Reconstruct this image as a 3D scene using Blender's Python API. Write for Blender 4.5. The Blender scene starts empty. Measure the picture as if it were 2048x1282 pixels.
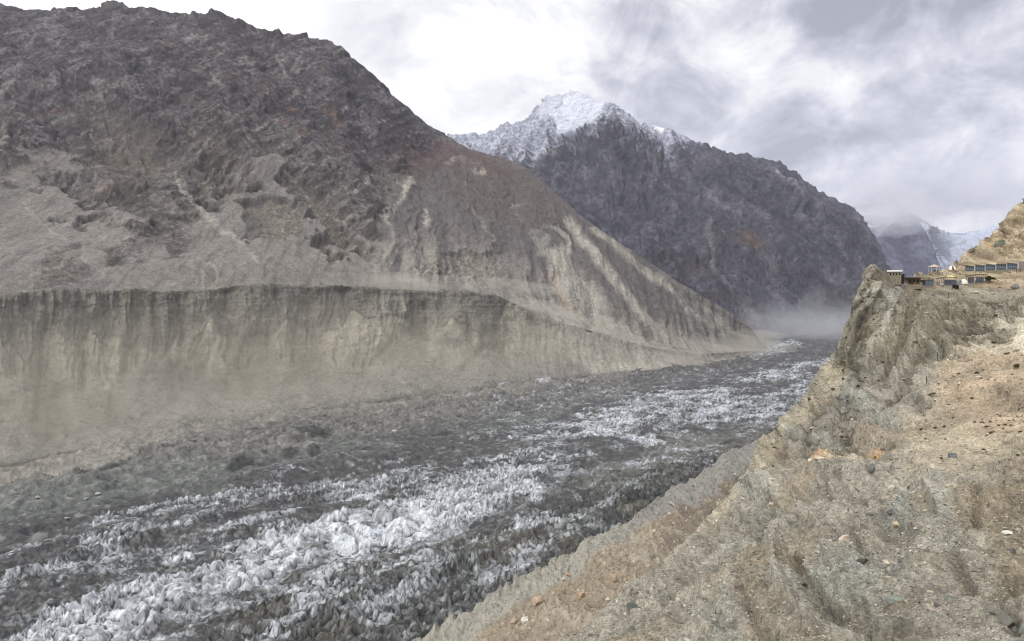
import bpy, math, random
import numpy as np
R = math.radians
random.seed(7)
rng = np.random.default_rng(11)
scene = bpy.context.scene
COL = scene.collection

# ---------------------------------------------------------------- camera
F, CX, CY, HOR = 1479.0, 1024.0, 641.0, 590.0
PITCH = math.atan((CY - HOR) / F)
cam = bpy.data.cameras.new('camera')
cam.sensor_width = 36.0
cam.lens = F * 36.0 / 2048.0
cam.clip_start = 1.0
cam.clip_end = 60000.0
camo = bpy.data.objects.new('camera', cam)
COL.objects.link(camo)
camo.location = (0, 0, 0)
camo.rotation_euler = (R(90) - PITCH, 0, 0)
scene.camera = camo

# ---------------------------------------------------------------- light, sky, exposure
SUN_EL, SUN_AZ = 52.0, 215.0           # azimuth clockwise from +Y (north)
scene.view_settings.view_transform = 'Standard'
scene.view_settings.look = 'None'
scene.view_settings.exposure = 0.0
scene.view_settings.gamma = 1.0
scene.view_settings.use_curve_mapping = False
sl = bpy.data.lights.new('sun', 'SUN')
sl.energy = 1.5
sl.angle = R(10)
sl.color = (1.0, 0.95, 0.88)
so = bpy.data.objects.new('sun', sl)
COL.objects.link(so)
so.rotation_euler = (R(90 - SUN_EL), 0, R(180 - SUN_AZ))

world = bpy.data.worlds.new("World")
scene.world = world
world.use_nodes = True
def build_world():
    nt = world.node_tree
    nt.nodes.clear()
    N, L = nt.nodes.new, nt.links.new
    out = N('ShaderNodeOutputWorld')
    tc = N('ShaderNodeTexCoord')
    sky = N('ShaderNodeTexSky')
    sky.sky_type = 'NISHITA'
    sky.sun_disc = False
    sky.sun_elevation = R(SUN_EL)
    sky.sun_rotation = R(SUN_AZ)
    bg1 = N('ShaderNodeBackground')
    bg1.inputs['Strength'].default_value = 0.1
    L(sky.outputs[0], bg1.inputs['Color'])
    def math_(op, a, b=None, clamp=False):
        m = N('ShaderNodeMath'); m.operation = op; m.use_clamp = clamp
        for k, v in enumerate((a, b)):
            if v is None: continue
            if isinstance(v, (int, float)): m.inputs[k].default_value = v
            else: L(v, m.inputs[k])
        return m.outputs[0]
    def maprange(v, a, b, c, d, smooth=True):
        m = N('ShaderNodeMapRange')
        m.interpolation_type = 'SMOOTHSTEP' if smooth else 'LINEAR'
        m.inputs['From Min'].default_value = a; m.inputs['From Max'].default_value = b
        m.inputs['To Min'].default_value = c; m.inputs['To Max'].default_value = d
        L(v, m.inputs['Value'])
        return m.outputs[0]
    sep = N('ShaderNodeSeparateXYZ'); L(tc.outputs['Generated'], sep.inputs[0])
    X, Y, Z = sep.outputs
    def noise(scale, detail, dist, loc, stretch=(1, 1, 1), rough=0.5):
        mp = N('ShaderNodeMapping'); L(tc.outputs['Generated'], mp.inputs[0])
        mp.inputs['Location'].default_value = loc
        mp.inputs['Scale'].default_value = stretch
        n = N('ShaderNodeTexNoise'); L(mp.outputs[0], n.inputs['Vector'])
        n.inputs['Scale'].default_value = scale
        n.inputs['Detail'].default_value = detail
        n.inputs['Distortion'].default_value = dist
        n.inputs['Roughness'].default_value = rough
        return n.outputs[0]
    n1 = noise(3.6, 9, 0.25, (0.3, 0.2, 0.15), (1, 1, 1.7), 0.56)
    n2 = noise(9.0, 8, 0.5, (2.3, 1.2, 0.4), (1, 1, 1.3), 0.58)
    n3 = noise(2.2, 2, 0.0, (5.3, 3.2, 0.4), (1, 1, 1.2), 0.5)
    # broad brightness over azimuth: thin bright cloud to the west, heavy grey cloud to the east
    az = math_('ARCTAN2', X, Y)
    b = math_('ADD', maprange(az, -0.40, -0.14, 0.50, 0.0), maprange(az, -0.15, 0.5, 0.86, 0.53))
    up = maprange(Z, 0.22, 0.9, 0.0, 0.45)
    b = math_('ADD', b, up)
    hb = maprange(Z, 0.0, 0.45, 0.03, -0.03)
    b = math_('ADD', b, hb)
    east = maprange(az, -0.32, 0.0, 0.25, 1.0)
    v = math_('MULTIPLY', math_('SUBTRACT', n1, 0.5), 2.6)
    v = math_('ADD', v, math_('MULTIPLY', math_('SUBTRACT', n2, 0.5), 2.2))
    v = math_('ADD', v, math_('MULTIPLY', math_('SUBTRACT', n3, 0.5), 0.5))
    v = math_('MULTIPLY', v, east)
    b = math_('ADD', b, v)
    b = math_('MAXIMUM', b, 0.30)
    ramp = N('ShaderNodeValToRGB')
    cr = ramp.color_ramp
    cr.elements[0].position = 0.25; cr.elements[0].color = (0.30, 0.312, 0.36, 1)
    cr.elements[1].position = 0.97; cr.elements[1].color = (1.0, 1.0, 1.0, 1)
    e = cr.elements.new(0.5); e.color = (0.50, 0.51, 0.575, 1)
    e = cr.elements.new(0.75); e.color = (0.745, 0.745, 0.815, 1)
    L(b, ramp.inputs[0])
    st = math_('MAXIMUM', b, 1.0)
    bg2 = N('ShaderNodeBackground')
    L(ramp.outputs[0], bg2.inputs['Color'])
    L(st, bg2.inputs['Strength'])
    mix = N('ShaderNodeMixShader')
    mix.inputs[0].default_value = 0.92
    L(bg1.outputs[0], mix.inputs[1]); L(bg2.outputs[0], mix.inputs[2])
    L(mix.outputs[0], out.inputs['Surface'])
build_world()
cy = scene.cycles
cy.max_bounces = 4
cy.diffuse_bounces = 2
cy.glossy_bounces = 2
cy.transmission_bounces = 3
cy.volume_bounces = 1
cy.transparent_max_bounces = 96
cy.use_adaptive_sampling = True
cy.adaptive_threshold = 0.01
cy.use_denoising = True
cy.denoising_input_passes = 'RGB_ALBEDO_NORMAL'
cy.denoising_prefilter = 'ACCURATE'
cy.filter_width = 1.1
cy.caustics_reflective = False
cy.caustics_refractive = False

# ---------------------------------------------------------------- pixel <-> world
cp, sp_ = math.cos(PITCH), math.sin(PITCH)
def P(px, py, d):
    """world point seen at photo pixel (px, py) whose world Y is d"""
    px = np.asarray(px, dtype=np.float64); py = np.asarray(py, dtype=np.float64); d = np.asarray(d, dtype=np.float64)
    x = (px - CX) / F; y = (CY - py) / F
    dy = cp + y * sp_; dz = -sp_ + y * cp
    k = d / dy
    return np.stack(np.broadcast_arrays(x * k, d, dz * k), -1)
def proj(p):
    f = p[..., 1] * cp - p[..., 2] * sp_
    u = p[..., 1] * sp_ + p[..., 2] * cp
    return CX + F * p[..., 0] / f, CY - F * u / f
def C(r, g, b, k=1.0):
    o = []
    for v in (r, g, b):
        v /= 255.0
        o.append(k * (v / 12.92 if v <= 0.04045 else ((v + 0.055) / 1.055) ** 2.4))
    return np.array(o, dtype=np.float32)

# ---------------------------------------------------------------- noise
_G = (rng.random(64 ** 3, dtype=np.float32) * 2 - 1)
def vn(x, y, z):
    r = np.zeros(x.shape, np.float32)
    fx = np.floor(x); fy = np.floor(y); fz = np.floor(z)
    ix = fx.astype(np.int32); iy = fy.astype(np.int32); iz = fz.astype(np.int32)
    tx = (x - fx).astype(np.float32); ty = (y - fy).astype(np.float32); tz = (z - fz).astype(np.float32)
    tx = tx * tx * (3 - 2 * tx); ty = ty * ty * (3 - 2 * ty); tz = tz * tz * (3 - 2 * tz)
    x0 = ix & 63; x1 = (ix + 1) & 63; y0 = (iy & 63) << 6; y1 = ((iy + 1) & 63) << 6
    z0 = (iz & 63) << 12; z1 = ((iz + 1) & 63) << 12
    def lerp(a, b, t): return a + (b - a) * t
    a = lerp(lerp(_G[x0 + y0 + z0], _G[x1 + y0 + z0], tx), lerp(_G[x0 + y1 + z0], _G[x1 + y1 + z0], tx), ty)
    b = lerp(lerp(_G[x0 + y0 + z1], _G[x1 + y0 + z1], tx), lerp(_G[x0 + y1 + z1], _G[x1 + y1 + z1], tx), ty)
    return lerp(a, b, tz)
def fbm(x, y, z, octs=5, gain=0.5, lac=2.07, ridge=False):
    s = np.zeros(x.shape, np.float32); a = 1.0; t = 0.0
    x = x.astype(np.float32); y = y.astype(np.float32); z = z.astype(np.float32)
    for o in range(octs):
        n = vn(x + 17.3 * o, y + 5.1 * o, z + 9.7 * o)
        if ridge: n = 1.0 - 2.6 * np.abs(n)
        s += a * n; t += a; a *= gain
        x, y, z = (0.8 * x - 0.6 * y) * lac, (0.6 * x + 0.8 * y) * lac, (z * 0.96 + 0.28 * x) * lac
    return s / t * (1.0 if ridge else 1.8)
_H = rng.random((4, 128 * 128), dtype=np.float32)
def cell2(x, y, jit=0.9):
    fx = np.floor(x); fy = np.floor(y)
    ix = fx.astype(np.int32); iy = fy.astype(np.int32)
    f1 = np.full(x.shape, 9, np.float32); f2 = f1.copy()
    rid = np.zeros(x.shape, np.float32); rid2 = rid.copy(); ox = rid.copy(); oy = rid.copy()
    for dx in (-1, 0, 1):
        for dy in (-1, 0, 1):
            k = ((ix + dx) & 127) + (((iy + dy) & 127) << 7)
            vx = (fx + dx + 0.5 + (_H[0][k] - 0.5) * jit - x).astype(np.float32)
            vy = (fy + dy + 0.5 + (_H[1][k] - 0.5) * jit - y).astype(np.float32)
            d = np.sqrt(vx * vx + vy * vy)
            m = d < f1
            f2 = np.where(m, f1, np.minimum(f2, d))
            rid = np.where(m, _H[2][k], rid); rid2 = np.where(m, _H[3][k], rid2)
            ox = np.where(m, -vx, ox); oy = np.where(m, -vy, oy)
            f1 = np.where(m, d, f1)
    return f1, f2, rid, rid2, ox, oy
def sstep(a, b, x):
    t = np.clip((x - a) / (b - a), 0, 1)
    return t * t * (3 - 2 * t)
def line_dist(px, py, pts):
    """distance in photo pixels to a polyline, and the running fraction along it"""
    best = np.full(px.shape, 1e9, np.float32); fr = np.zeros(px.shape, np.float32)
    n = len(pts) - 1
    for i in range(n):
        ax, ay = pts[i][:2]; bx, by = pts[i + 1][:2]
        vx, vy = bx - ax, by - ay
        t = np.clip(((px - ax) * vx + (py - ay) * vy) / (vx * vx + vy * vy), 0, 1)
        d = np.hypot(px - ax - t * vx, py - ay - t * vy)
        m = d < best
        best = np.where(m, d, best); fr = np.where(m, (i + t) / n, fr)
    return best, fr
def stroke(px, py, pts, w, soft=None):
    """mask of a stroke with per-point half width (third entry) or w"""
    soft = soft or w * 0.8
    d, fr = line_dist(px, py, pts)
    if len(pts[0]) > 2:
        ww = np.interp(fr, np.linspace(0, 1, len(pts)), [p[2] for p in pts])
    else: ww = w
    return 1 - sstep(ww - soft * 0.5, ww + soft * 0.5, d)
def inside(px, py, pts, soft=8):
    n = len(pts); c = np.zeros(px.shape, bool)
    for i in range(n):
        x0, y0 = pts[i]; x1, y1 = pts[(i + 1) % n]
        if y0 == y1: continue
        m = ((y0 > py) != (y1 > py)) & (px < (x1 - x0) * (py - y0) / (y1 - y0) + x0)
        c ^= m
    d, _ = line_dist(px, py, list(pts) + [pts[0]])
    sd = np.where(c, d, -d)
    return sstep(-soft, soft, sd)
def blob(px, py, x, y, rx, ry, ang=0, soft=0.5):
    ca, sa = math.cos(ang), math.sin(ang)
    u = ((px - x) * ca + (py - y) * sa) / rx; v = (-(px - x) * sa + (py - y) * ca) / ry
    return 1 - sstep(1 - soft, 1 + soft, np.hypot(u, v))
def mixc(c, col, m):
    m = np.asarray(m, np.float32)[..., None]
    return c * (1 - m) + col * m

def desat(c, k, gain=1.0):
    l = (c @ np.array([0.25, 0.6, 0.15], np.float32))[..., None]
    return (l + (c - l) * k) * gain

# ---------------------------------------------------------------- meshes
def tag(o, label=None, cat=None, group=None, kind=None):
    if label: o['label'] = label
    if cat: o['category'] = cat
    if group: o['group'] = group
    if kind: o['kind'] = kind
    return o
def grid_faces(nr, nc):
    i = np.arange(nr * nc, dtype=np.int32).reshape(nr, nc)
    return np.stack([i[:-1, :-1], i[:-1, 1:], i[1:, 1:], i[1:, :-1]], -1).reshape(-1, 4)
def fast_mesh(name, verts, faces, attrs=None, smooth=True, face_attr=None):
    me = bpy.data.meshes.new(name)
    nv, nf, k = len(verts), len(faces), faces.shape[1]
    me.vertices.add(nv); me.vertices.foreach_set('co', np.ascontiguousarray(verts, np.float32).ravel())
    me.loops.add(nf * k); me.loops.foreach_set('vertex_index', np.ascontiguousarray(faces, np.int32).ravel())
    me.polygons.add(nf); me.polygons.foreach_set('loop_start', np.arange(0, nf * k, k, dtype=np.int32))
    me.update(calc_edges=True)
    me.polygons.foreach_set('use_smooth', np.full(nf, smooth, bool))
    for an, av in (attrs or {}).items():
        if av.ndim == 2:
            at = me.color_attributes.new(an, 'FLOAT_COLOR', 'POINT')
            c4 = np.ones((nv, 4), np.float32); c4[:, :3] = np.clip(av, 0, 1)
            at.data.foreach_set('color', c4.ravel())
        else:
            at = me.attributes.new(an, 'FLOAT', 'POINT')
            at.data.foreach_set('value', np.ascontiguousarray(av, np.float32))
    return me
def add_obj(name, me, mat=None, parent=None, **kw):
    o = bpy.data.objects.new(name, me)
    COL.objects.link(o)
    if mat is not None and me is not None and not me.materials: me.materials.append(mat)
    if parent: o.parent = parent
    tag(o, **kw)
    return o
def normals(V):
    du = np.gradient(V, axis=1); dv = np.gradient(V, axis=0)
    n = np.cross(du, dv)
    n /= np.linalg.norm(n, axis=-1, keepdims=True) + 1e-9
    return n

def box1(a, n, axis):
    k = n // 2
    pad = [(0, 0)] * a.ndim; pad[axis] = (k + 1, k)
    c = np.cumsum(np.pad(a, pad, mode='edge'), axis=axis)
    m = a.shape[axis]
    sl = [slice(None)] * a.ndim; s2 = [slice(None)] * a.ndim
    sl[axis] = slice(n, n + m); s2[axis] = slice(0, m)
    return (c[tuple(sl)] - c[tuple(s2)]) / n
def snormals(V, n):
    N_ = normals(V)
    N_ *= np.sign((N_ * N_.reshape(-1, 3).mean(0)).sum(-1, keepdims=True) + 1e-9)
    for ax in (0, 1, 0, 1): N_ = box1(N_, n, ax)
    return N_ / (np.linalg.norm(N_, axis=-1, keepdims=True) + 1e-9)

# ---------------------------------------------------------------- materials
def new_mat(name):
    m = bpy.data.materials.new(name); m.use_nodes = True
    nt = m.node_tree; nt.nodes.clear()
    return m, nt
def terrain_mat(name, scales, vary, bump_scale, bump_dist, rough=0.95, ice=False, stretch=(1, 1, 1), bump_strength=0.6, vor=None):
    m, nt = new_mat(name)
    N, L = nt.nodes.new, nt.links.new
    out = N('ShaderNodeOutputMaterial'); b = N('ShaderNodeBsdfPrincipled')
    L(b.outputs[0], out.inputs[0])
    at = N('ShaderNodeAttribute'); at.attribute_name = 'Col'
    tc = N('ShaderNodeTexCoord')
    mp = N('ShaderNodeMapping'); mp.inputs['Scale'].default_value = stretch
    L(tc.outputs['Object'], mp.inputs[0])
    cur = at.outputs['Color']
    for s, v in zip(scales, vary):
        n = N('ShaderNodeTexNoise'); n.inputs['Scale'].default_value = s
        n.inputs['Detail'].default_value = 5; n.inputs['Roughness'].default_value = 0.6
        L(mp.outputs[0], n.inputs['Vector'])
        mr = N('ShaderNodeMapRange')
        mr.inputs['From Min'].default_value = 0.3; mr.inputs['From Max'].default_value = 0.7
        mr.inputs['To Min'].default_value = 1 - v; mr.inputs['To Max'].default_value = 1 + v
        L(n.outputs[0], mr.inputs['Value'])
        mx = N('ShaderNodeVectorMath'); mx.operation = 'SCALE'
        L(cur, mx.inputs[0]); L(mr.outputs[0], mx.inputs['Scale'])
        cur = mx.outputs[0]
    if vor:
        vo = N('ShaderNodeTexVoronoi'); vo.inputs['Scale'].default_value = vor[0]
        L(mp.outputs[0], vo.inputs['Vector'])
        sepc = N('ShaderNodeSeparateColor'); L(vo.outputs['Color'], sepc.inputs[0])
        mr = N('ShaderNodeMapRange')
        mr.inputs['To Min'].default_value = 1 - vor[1]; mr.inputs['To Max'].default_value = 1 + vor[1]
        L(sepc.outputs[0], mr.inputs['Value'])
        mx = N('ShaderNodeVectorMath'); mx.operation = 'SCALE'
        L(cur, mx.inputs[0]); L(mr.outputs[0], mx.inputs['Scale'])
        cur = mx.outputs[0]
    L(cur, b.inputs['Base Color'])
    b.inputs['Roughness'].default_value = rough
    b.inputs['Specular IOR Level'].default_value = 0.15
    if ice:
        ia = N('ShaderNodeAttribute'); ia.attribute_name = 'ice'
        mr = N('ShaderNodeMapRange'); mr.inputs['To Min'].default_value = rough; mr.inputs['To Max'].default_value = 0.6
        L(ia.outputs['Fac'], mr.inputs['Value']); L(mr.outputs[0], b.inputs['Roughness'])
    n = N('ShaderNodeTexNoise'); n.inputs['Scale'].default_value = bump_scale
    n.inputs['Detail'].default_value = 7; n.inputs['Roughness'].default_value = 0.65
    L(mp.outputs[0], n.inputs['Vector'])
    bu = N('ShaderNodeBump'); bu.inputs['Distance'].default_value = bump_dist
    bu.inputs['Strength'].default_value = bump_strength
    L(n.outputs[0], bu.inputs['Height']); L(bu.outputs[0], b.inputs['Normal'])
    return m
_pm = {}
def plain(name, col, rough=0.7, vary=0.12, scale=3.0, metal=0.0, bump=0.0):
    if name in _pm: return _pm[name]
    m, nt = new_mat(name)
    N, L = nt.nodes.new, nt.links.new
    out = N('ShaderNodeOutputMaterial'); b = N('ShaderNodeBsdfPrincipled')
    L(b.outputs[0], out.inputs[0])
    tc = N('ShaderNodeTexCoord'); n = N('ShaderNodeTexNoise')
    n.inputs['Scale'].default_value = scale; n.inputs['Detail'].default_value = 5
    L(tc.outputs['Object'], n.inputs['Vector'])
    cr = N('ShaderNodeValToRGB')
    cr.color_ramp.elements[0].position = 0.3; cr.color_ramp.elements[1].position = 0.7
    cr.color_ramp.elements[0].color = (*[float(v) * (1 - vary) for v in col], 1)
    cr.color_ramp.elements[1].color = (*[min(1, float(v) * (1 + vary)) for v in col], 1)
    L(n.outputs[0], cr.inputs[0]); L(cr.outputs[0], b.inputs['Base Color'])
    b.inputs['Roughness'].default_value = rough; b.inputs['Metallic'].default_value = metal
    b.inputs['Specular IOR Level'].default_value = 0.3
    if bump:
        bu = N('ShaderNodeBump'); bu.inputs['Distance'].default_value = bump
        L(n.outputs[0], bu.inputs['Height']); L(bu.outputs[0], b.inputs['Normal'])
    _pm[name] = m
    return m

# ---------------------------------------------------------------- lofted terrain
def zglacier(Y): return -150.0 + 0.008 * (Y - 500.0)
def foot_d(px, py):
    """distance at which the ray of a photo pixel meets the glacier"""
    y = (CY - py) / F
    s = (-sp_ + y * cp) / (cp + y * sp_)          # z per metre of Y
    return (-154.0) / (s - 0.008)
def at_(pts, px, k=1):
    a = np.array(pts, float)
    return np.interp(px, a[:, 0], a[:, k])
def smooth1(v, n):
    k = np.hanning(n + 2)[1:-1]; k /= k.sum()
    return np.convolve(np.pad(v, (n // 2, n - 1 - n // 2), mode='edge'), k, mode='valid')
def pchip_rows(Lv, counts):
    """Lv: (K, n) values on K lines; returns (sum(counts)+1, n), monotone cubic between lines"""
    d = np.diff(Lv, axis=0)
    m = np.zeros_like(Lv)
    a, b = d[:-1], d[1:]
    m[1:-1] = np.where(a * b > 0, 2 * a * b / (a + b + 1e-12), 0)
    m[0] = d[0]; m[-1] = d[-1]
    rows = []
    for k, c in enumerate(counts):
        t = np.linspace(0, 1, c, endpoint=False)[:, None]
        h = (2 * t**3 - 3 * t**2 + 1) * Lv[k] + (t**3 - 2 * t**2 + t) * m[k] + (-2 * t**3 + 3 * t**2) * Lv[k + 1] + (t**3 - t**2) * m[k + 1]
        rows.append(h)
    rows.append(Lv[-1:])
    return np.concatenate(rows, 0)

# ================================================================ LEFT MOUNTAIN WITH MORAINE WALL
SKY1 = [(-260,0),(-150,4),(0,10),(40,16),(85,20),(120,17),(160,19),(190,11),(215,6),(245,9),(258,19),(285,18),(310,20),(335,28),(365,31),(390,23),(408,25),(423,17),(440,28),(460,37),(480,45),(500,55),(520,62),(545,63),(557,57),(565,68),(590,69),(600,72),(613,70),(617,78),(650,80),(670,90),(688,98),(710,120),(735,138),(760,165),(785,190),(810,208),(840,238),(870,258),(890,268),(910,280),(940,298),(1000,315),(1040,328),(1060,342),(1100,375),(1130,402),(1160,430),(1190,452),(1230,480),(1270,505),(1310,532),(1350,560),(1400,590),(1440,612),(1470,632),(1500,655),(1520,680),(1535,697)]
FOOT1 = [(-260,1010),(-150,975),(0,935),(100,912),(200,893),(300,876),(390,860),(450,850),(620,824),(800,798),(950,782),(1000,774),(1100,762),(1250,747),(1330,739),(1400,733),(1450,725),(1490,714),(1515,705),(1535,698)]
CREST = [(-260,605),(-150,598),(0,588),(60,583),(130,575),(200,583),(265,576),(330,583),(430,577),(470,572),(540,568),(620,573),(690,570),(760,576),(800,580),(850,583),(930,583),(1000,592),(1020,602),(1080,628),(1200,664),(1300,694),(1400,708),(1480,703),(1535,698)]
def left_mountain():
    nc = 1020
    px = np.linspace(-260, 1534, nc)
    sky = at_(SKY1, px); foot = smooth1(at_(FOOT1, px), 31); crest = at_(CREST, px)
    skyS = smooth1(sky, 81); crS = smooth1(crest, 61)
    fd = smooth1(foot_d(px, foot), 25)
    skd = smooth1(at_([(-260,1750),(0,1850),(420,1900),(690,1950),(890,2020),(1060,1900),(1130,1840),(1270,1740),(1400,1720),(1500,1835),(1534,1905)], px), 61)
    gap = at_([(-260,170),(900,175),(1020,160),(1200,95),(1400,60),(1500,30),(1534,12)], px)
    cd = fd + gap
    w = sstep(1000, 1100, px)
    wall = 1 - w
    hgt = np.maximum(crS - skyS, 1)
    tz = (1 - w) * 7 + w * (-0.03 * hgt)
    Lp = np.array([foot + 60, foot, foot * 0.65 + crS * 0.35, foot * 0.22 + crS * 0.78, crest, crest + tz,
                   crS - hgt * 0.10, crS - hgt * 0.28, crS - hgt * 0.6, crS - hgt * 0.93 , sky])
    r = skd / (cd + 90)
    Ld = np.array([fd - 5, fd, fd + gap * 0.60, fd + gap * 0.92, cd, cd + 40 + 40 * wall, (cd + 90) * r ** 0.12, (cd + 90) * r ** 0.33,
                   (cd + 90) * r ** 0.66, (cd + 90) * r ** 0.93, skd])
    counts = [4, 70, 75, 50, 6, 26, 90, 150, 165, 26]
    PY = pchip_rows(Lp, counts); D = np.exp(pchip_rows(np.log(Ld), counts))
    V = P(np.broadcast_to(px, PY.shape), PY, D)
    # the far side of the ridge
    back = []
    for k, (dd, dz) in enumerate([(1.004, -6), (1.012, -20), (1.03, -60), (1.1, -200), (1.25, -520), (1.4, -1000)]):
        b = V[-1].copy(); b[:, 1] *= dd; b[:, 2] += dz; b[:, 2] = np.maximum(b[:, 2], -170); b[:, 0] *= dd
        back.append(b)
    V = np.concatenate([V, np.array(back)], 0)
    nr = V.shape[0]
    PXg = np.broadcast_to(px, (nr, nc)).astype(np.float32)
    PYg = np.concatenate([PY, np.repeat(PY[-1:], 6, 0)], 0).astype(np.float32)
    i_cr = sum(counts[:4]); i_top = sum(counts)
    row = np.arange(nr)[:, None] * np.ones((1, nc))
    X, Y, Z = (V[..., k].astype(np.float32) * (1.0 + 0.35 * (k < 3)) for k in range(3))
    nrm = snormals(V, 15); nrm *= np.sign(-(nrm[..., 1:2]) + 1e-6)   # face the valley
    skyg = np.broadcast_to(sky, (nr, nc)); crg = np.broadcast_to(crest, (nr, nc)); ftg = np.broadcast_to(foot, (nr, nc))
    h = (crg - PYg) / np.maximum(crg - skyg, 20)                # 0 at crest .. 1 at skyline
    wallm = (row <= i_cr) * np.broadcast_to(wall, (nr, nc))
    # warped pixel coordinates for natural borders
    w1 = fbm(X / 60, Y / 60, Z / 60, 4); w2 = fbm(X / 60 + 31, Y / 60, Z / 60 + 8, 4)
    wx = PXg + 22 * w1; wy = PYg + 18 * w2
    # rock / scree: buttresses of rock reach down between scree cones
    tongue = fbm(PXg / 95 + 1.3 * h + 0.5 * w1, PYg / 420, np.zeros_like(X) + 3, 4)
    rock = sstep(-0.15, 0.2, (h - 0.42) * 2.0 + tongue * 0.5 + w1 * 0.45 + 0.2 * w2)
    spur = inside(PXg + 8 * w1, PYg + 8 * w2, [(900, 270), (880, 300), (800, 350), (780, 470), (740, 560), (1020, 610), (1540, 760), (1540, 600), (1280, 470), (1100, 360), (1000, 300)], 14)
    rock = rock * (1 - spur * 0.9)
    rockpatch = np.maximum.reduce([inside(wx, wy, q, 6) for q in (
        [(55, 570), (100, 510), (150, 485), (180, 530), (160, 575)],
        [(300, 470), (350, 430), (380, 480), (330, 515)],
        [(470, 400), (600, 400), (600, 470), (500, 480)],
        [(830, 530), (900, 505), (1000, 510), (1010, 560), (900, 590), (850, 560)],
        [(640, 380), (760, 360), (780, 420), (700, 430)])])
    rock = np.maximum(rock, rockpatch * 0.85)
    gl = 1 - rock
    # displacement
    big = fbm(X / 330, Y / 330, Z / 420, 3, ridge=True)
    # strata dipping one way, gullies running down the other
    wa = 14 * w1
    st = fbm((-0.62 * X + 0.78 * Z + wa) / 20, Y / 90, (0.78 * X + 0.62 * Z) / 95, 5, gain=0.55)
    rib = fbm((0.70 * X + 0.71 * Z + 1.6 * wa) / 85, Y / 500, (0.71 * X - 0.70 * Z) / 420, 5, gain=0.5, ridge=True)
    crack_ = fbm((0.70 * X + 0.71 * Z + 1.2 * wa) / 26, Y / 160, (0.71 * X - 0.70 * Z) / 120, 5, gain=0.55, ridge=True)
    rib2 = fbm((0.70 * X + 0.71 * Z + 2.6 * wa) / 230 + 5, Y / 900, (0.71 * X - 0.70 * Z) / 1300, 4, gain=0.42, ridge=True)
    mid = 0.5 * rib + 0.5 * crack_
    ca = (-0.62 * X + 0.78 * Z); cb = (0.78 * X + 0.62 * Z)
    e1, e2, er, es, _, _ = cell2((ca + 0.5 * wa) / 11, (cb + 1.2 * wa) / 34)
    h1, h2, hr, hs, _, _ = cell2((0.7 * X + 0.71 * Z + wa) / 30 + 9, (0.71 * X - 0.7 * Z) / 95 + 3)
    facet = 0.62 * (er - 0.5) + 0.5 * (hr - 0.5)
    fine = fbm(X / 16, Y / 22, Z / 16, 4, gain=0.6)
    gul = fbm((X + 0.15 * Z) / 38 + w1 * 0.4, Y / 300, Z / 420, 4, ridge=True)
    top = np.clip((i_top - row) / 120.0, 0, 1); top = 0.12 + 0.88 * top
    tb = sstep(0, 0.25, h)
    disp = 0.85 * rock * tb * (22 * (big - 0.35) * top + 44 * (rib2 - 0.4) * top + 18 * (rib - 0.3) * (0.2 + 0.8 * top) + 3 * (crack_ - 0.3) + 1.8 * st + 3.0 * facet * (1 - rockpatch) + 0.8 * fine) * (1 - 0.6 * rockpatch)
    disp += spur * sstep(0.02, 0.1, h) * np.clip((i_top - row) / 60.0, 0, 1) * (3.5 * (crack_ - .3) + 5.5 * (gul - .3))
    disp -= inside(PXg + 7 * w1, PYg + 6 * w2, [(1060, 470), (1085, 456), (1125, 458), (1145, 500), (1200, 575), (1240, 640), (1180, 660), (1110, 580), (1080, 510)], 8) * 9
    disp += gl * (1 - wallm) * tb * (6 * (big - 0.3) * top + 2.2 * gul * top + 0.3 * fine)
    # moraine wall: vertical flutes, ledges, slumped cones
    O_ = np.zeros_like(X)
    def scal(u):
        f = u - np.floor(u); return np.abs(np.sin(np.pi * u)) ** 0.7
    T2_ = 0.34 + 0.10 * fbm(PXg / 90, O_, O_ + 16, 3) + 0.20 * (1 - scal(PXg / 236 + 0.3 + 0.5 * fbm(PXg / 190, O_, O_ + 13, 3)))
    hw = np.clip((ftg - PYg) / np.maximum(ftg - crg, 10), 0, 1)
    edge = np.clip(4 * hw, 0, 1) * np.clip((i_cr - row) / 14.0, 0.06, 1)
    fl = fbm(PXg / 14 + 0.6 * w1, hw * 1.1, np.zeros_like(X) + 7, 4, gain=0.6, ridge=True)
    slump = fbm(PXg / 90, hw * 2.2, np.zeros_like(X) + 5, 3)
    lay = fbm(PXg / 160, Z / 5.0 + w1, np.zeros_like(X) + 1, 3, ridge=True)
    fl2 = fbm(PXg / 33 + 0.3 * w1, hw * 1.7, np.zeros_like(X) + 17, 5, gain=0.6)
    cone = fbm(PXg / 75 + 0.3 * w2, hw * 1.4 + 0.2 * w1, np.zeros_like(X) + 27, 4, ridge=True)
    disp += wallm * edge * (9 * slump + 2.2 * (cone - .3) + 6 * fl2 * sstep(T2_ - .05, T2_ + .1, hw) + (0.15 + 2.6 * sstep(0.55, 0.8, hw) * (0.5 + fl2)) * fl + 0.7 * lay + 1.6 * fine)
    lows = (1 - wallm) * (h < 0.02) * edge
    disp += lows * (2.2 * fl + 0.9 * fine)
    V2 = V + nrm * disp[..., None]
    # ragged skyline
    jag = fbm(PXg / 9, np.zeros_like(X), np.zeros_like(X) + 2, 4, gain=0.6) * 3 + fbm(PXg / 45, np.zeros_like(X), np.zeros_like(X) + 8, 3, ridge=True) * 3
    V2[..., 2] += jag * (np.clip(1 - abs(i_top - row) / 26.0, 0, 1)) * sstep(1535, 1300, PXg) * (0.4 + 0.6 * sstep(900, 700, PXg))
    jc = fbm(PXg / 6, np.zeros_like(X), np.zeros_like(X) + 4, 4, gain=0.6)
    V2[..., 2] += 1.6 * jc * np.clip(1 - abs(i_cr - row) / 9.0, 0, 1) * np.broadcast_to(wall, (nr, nc))
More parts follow.
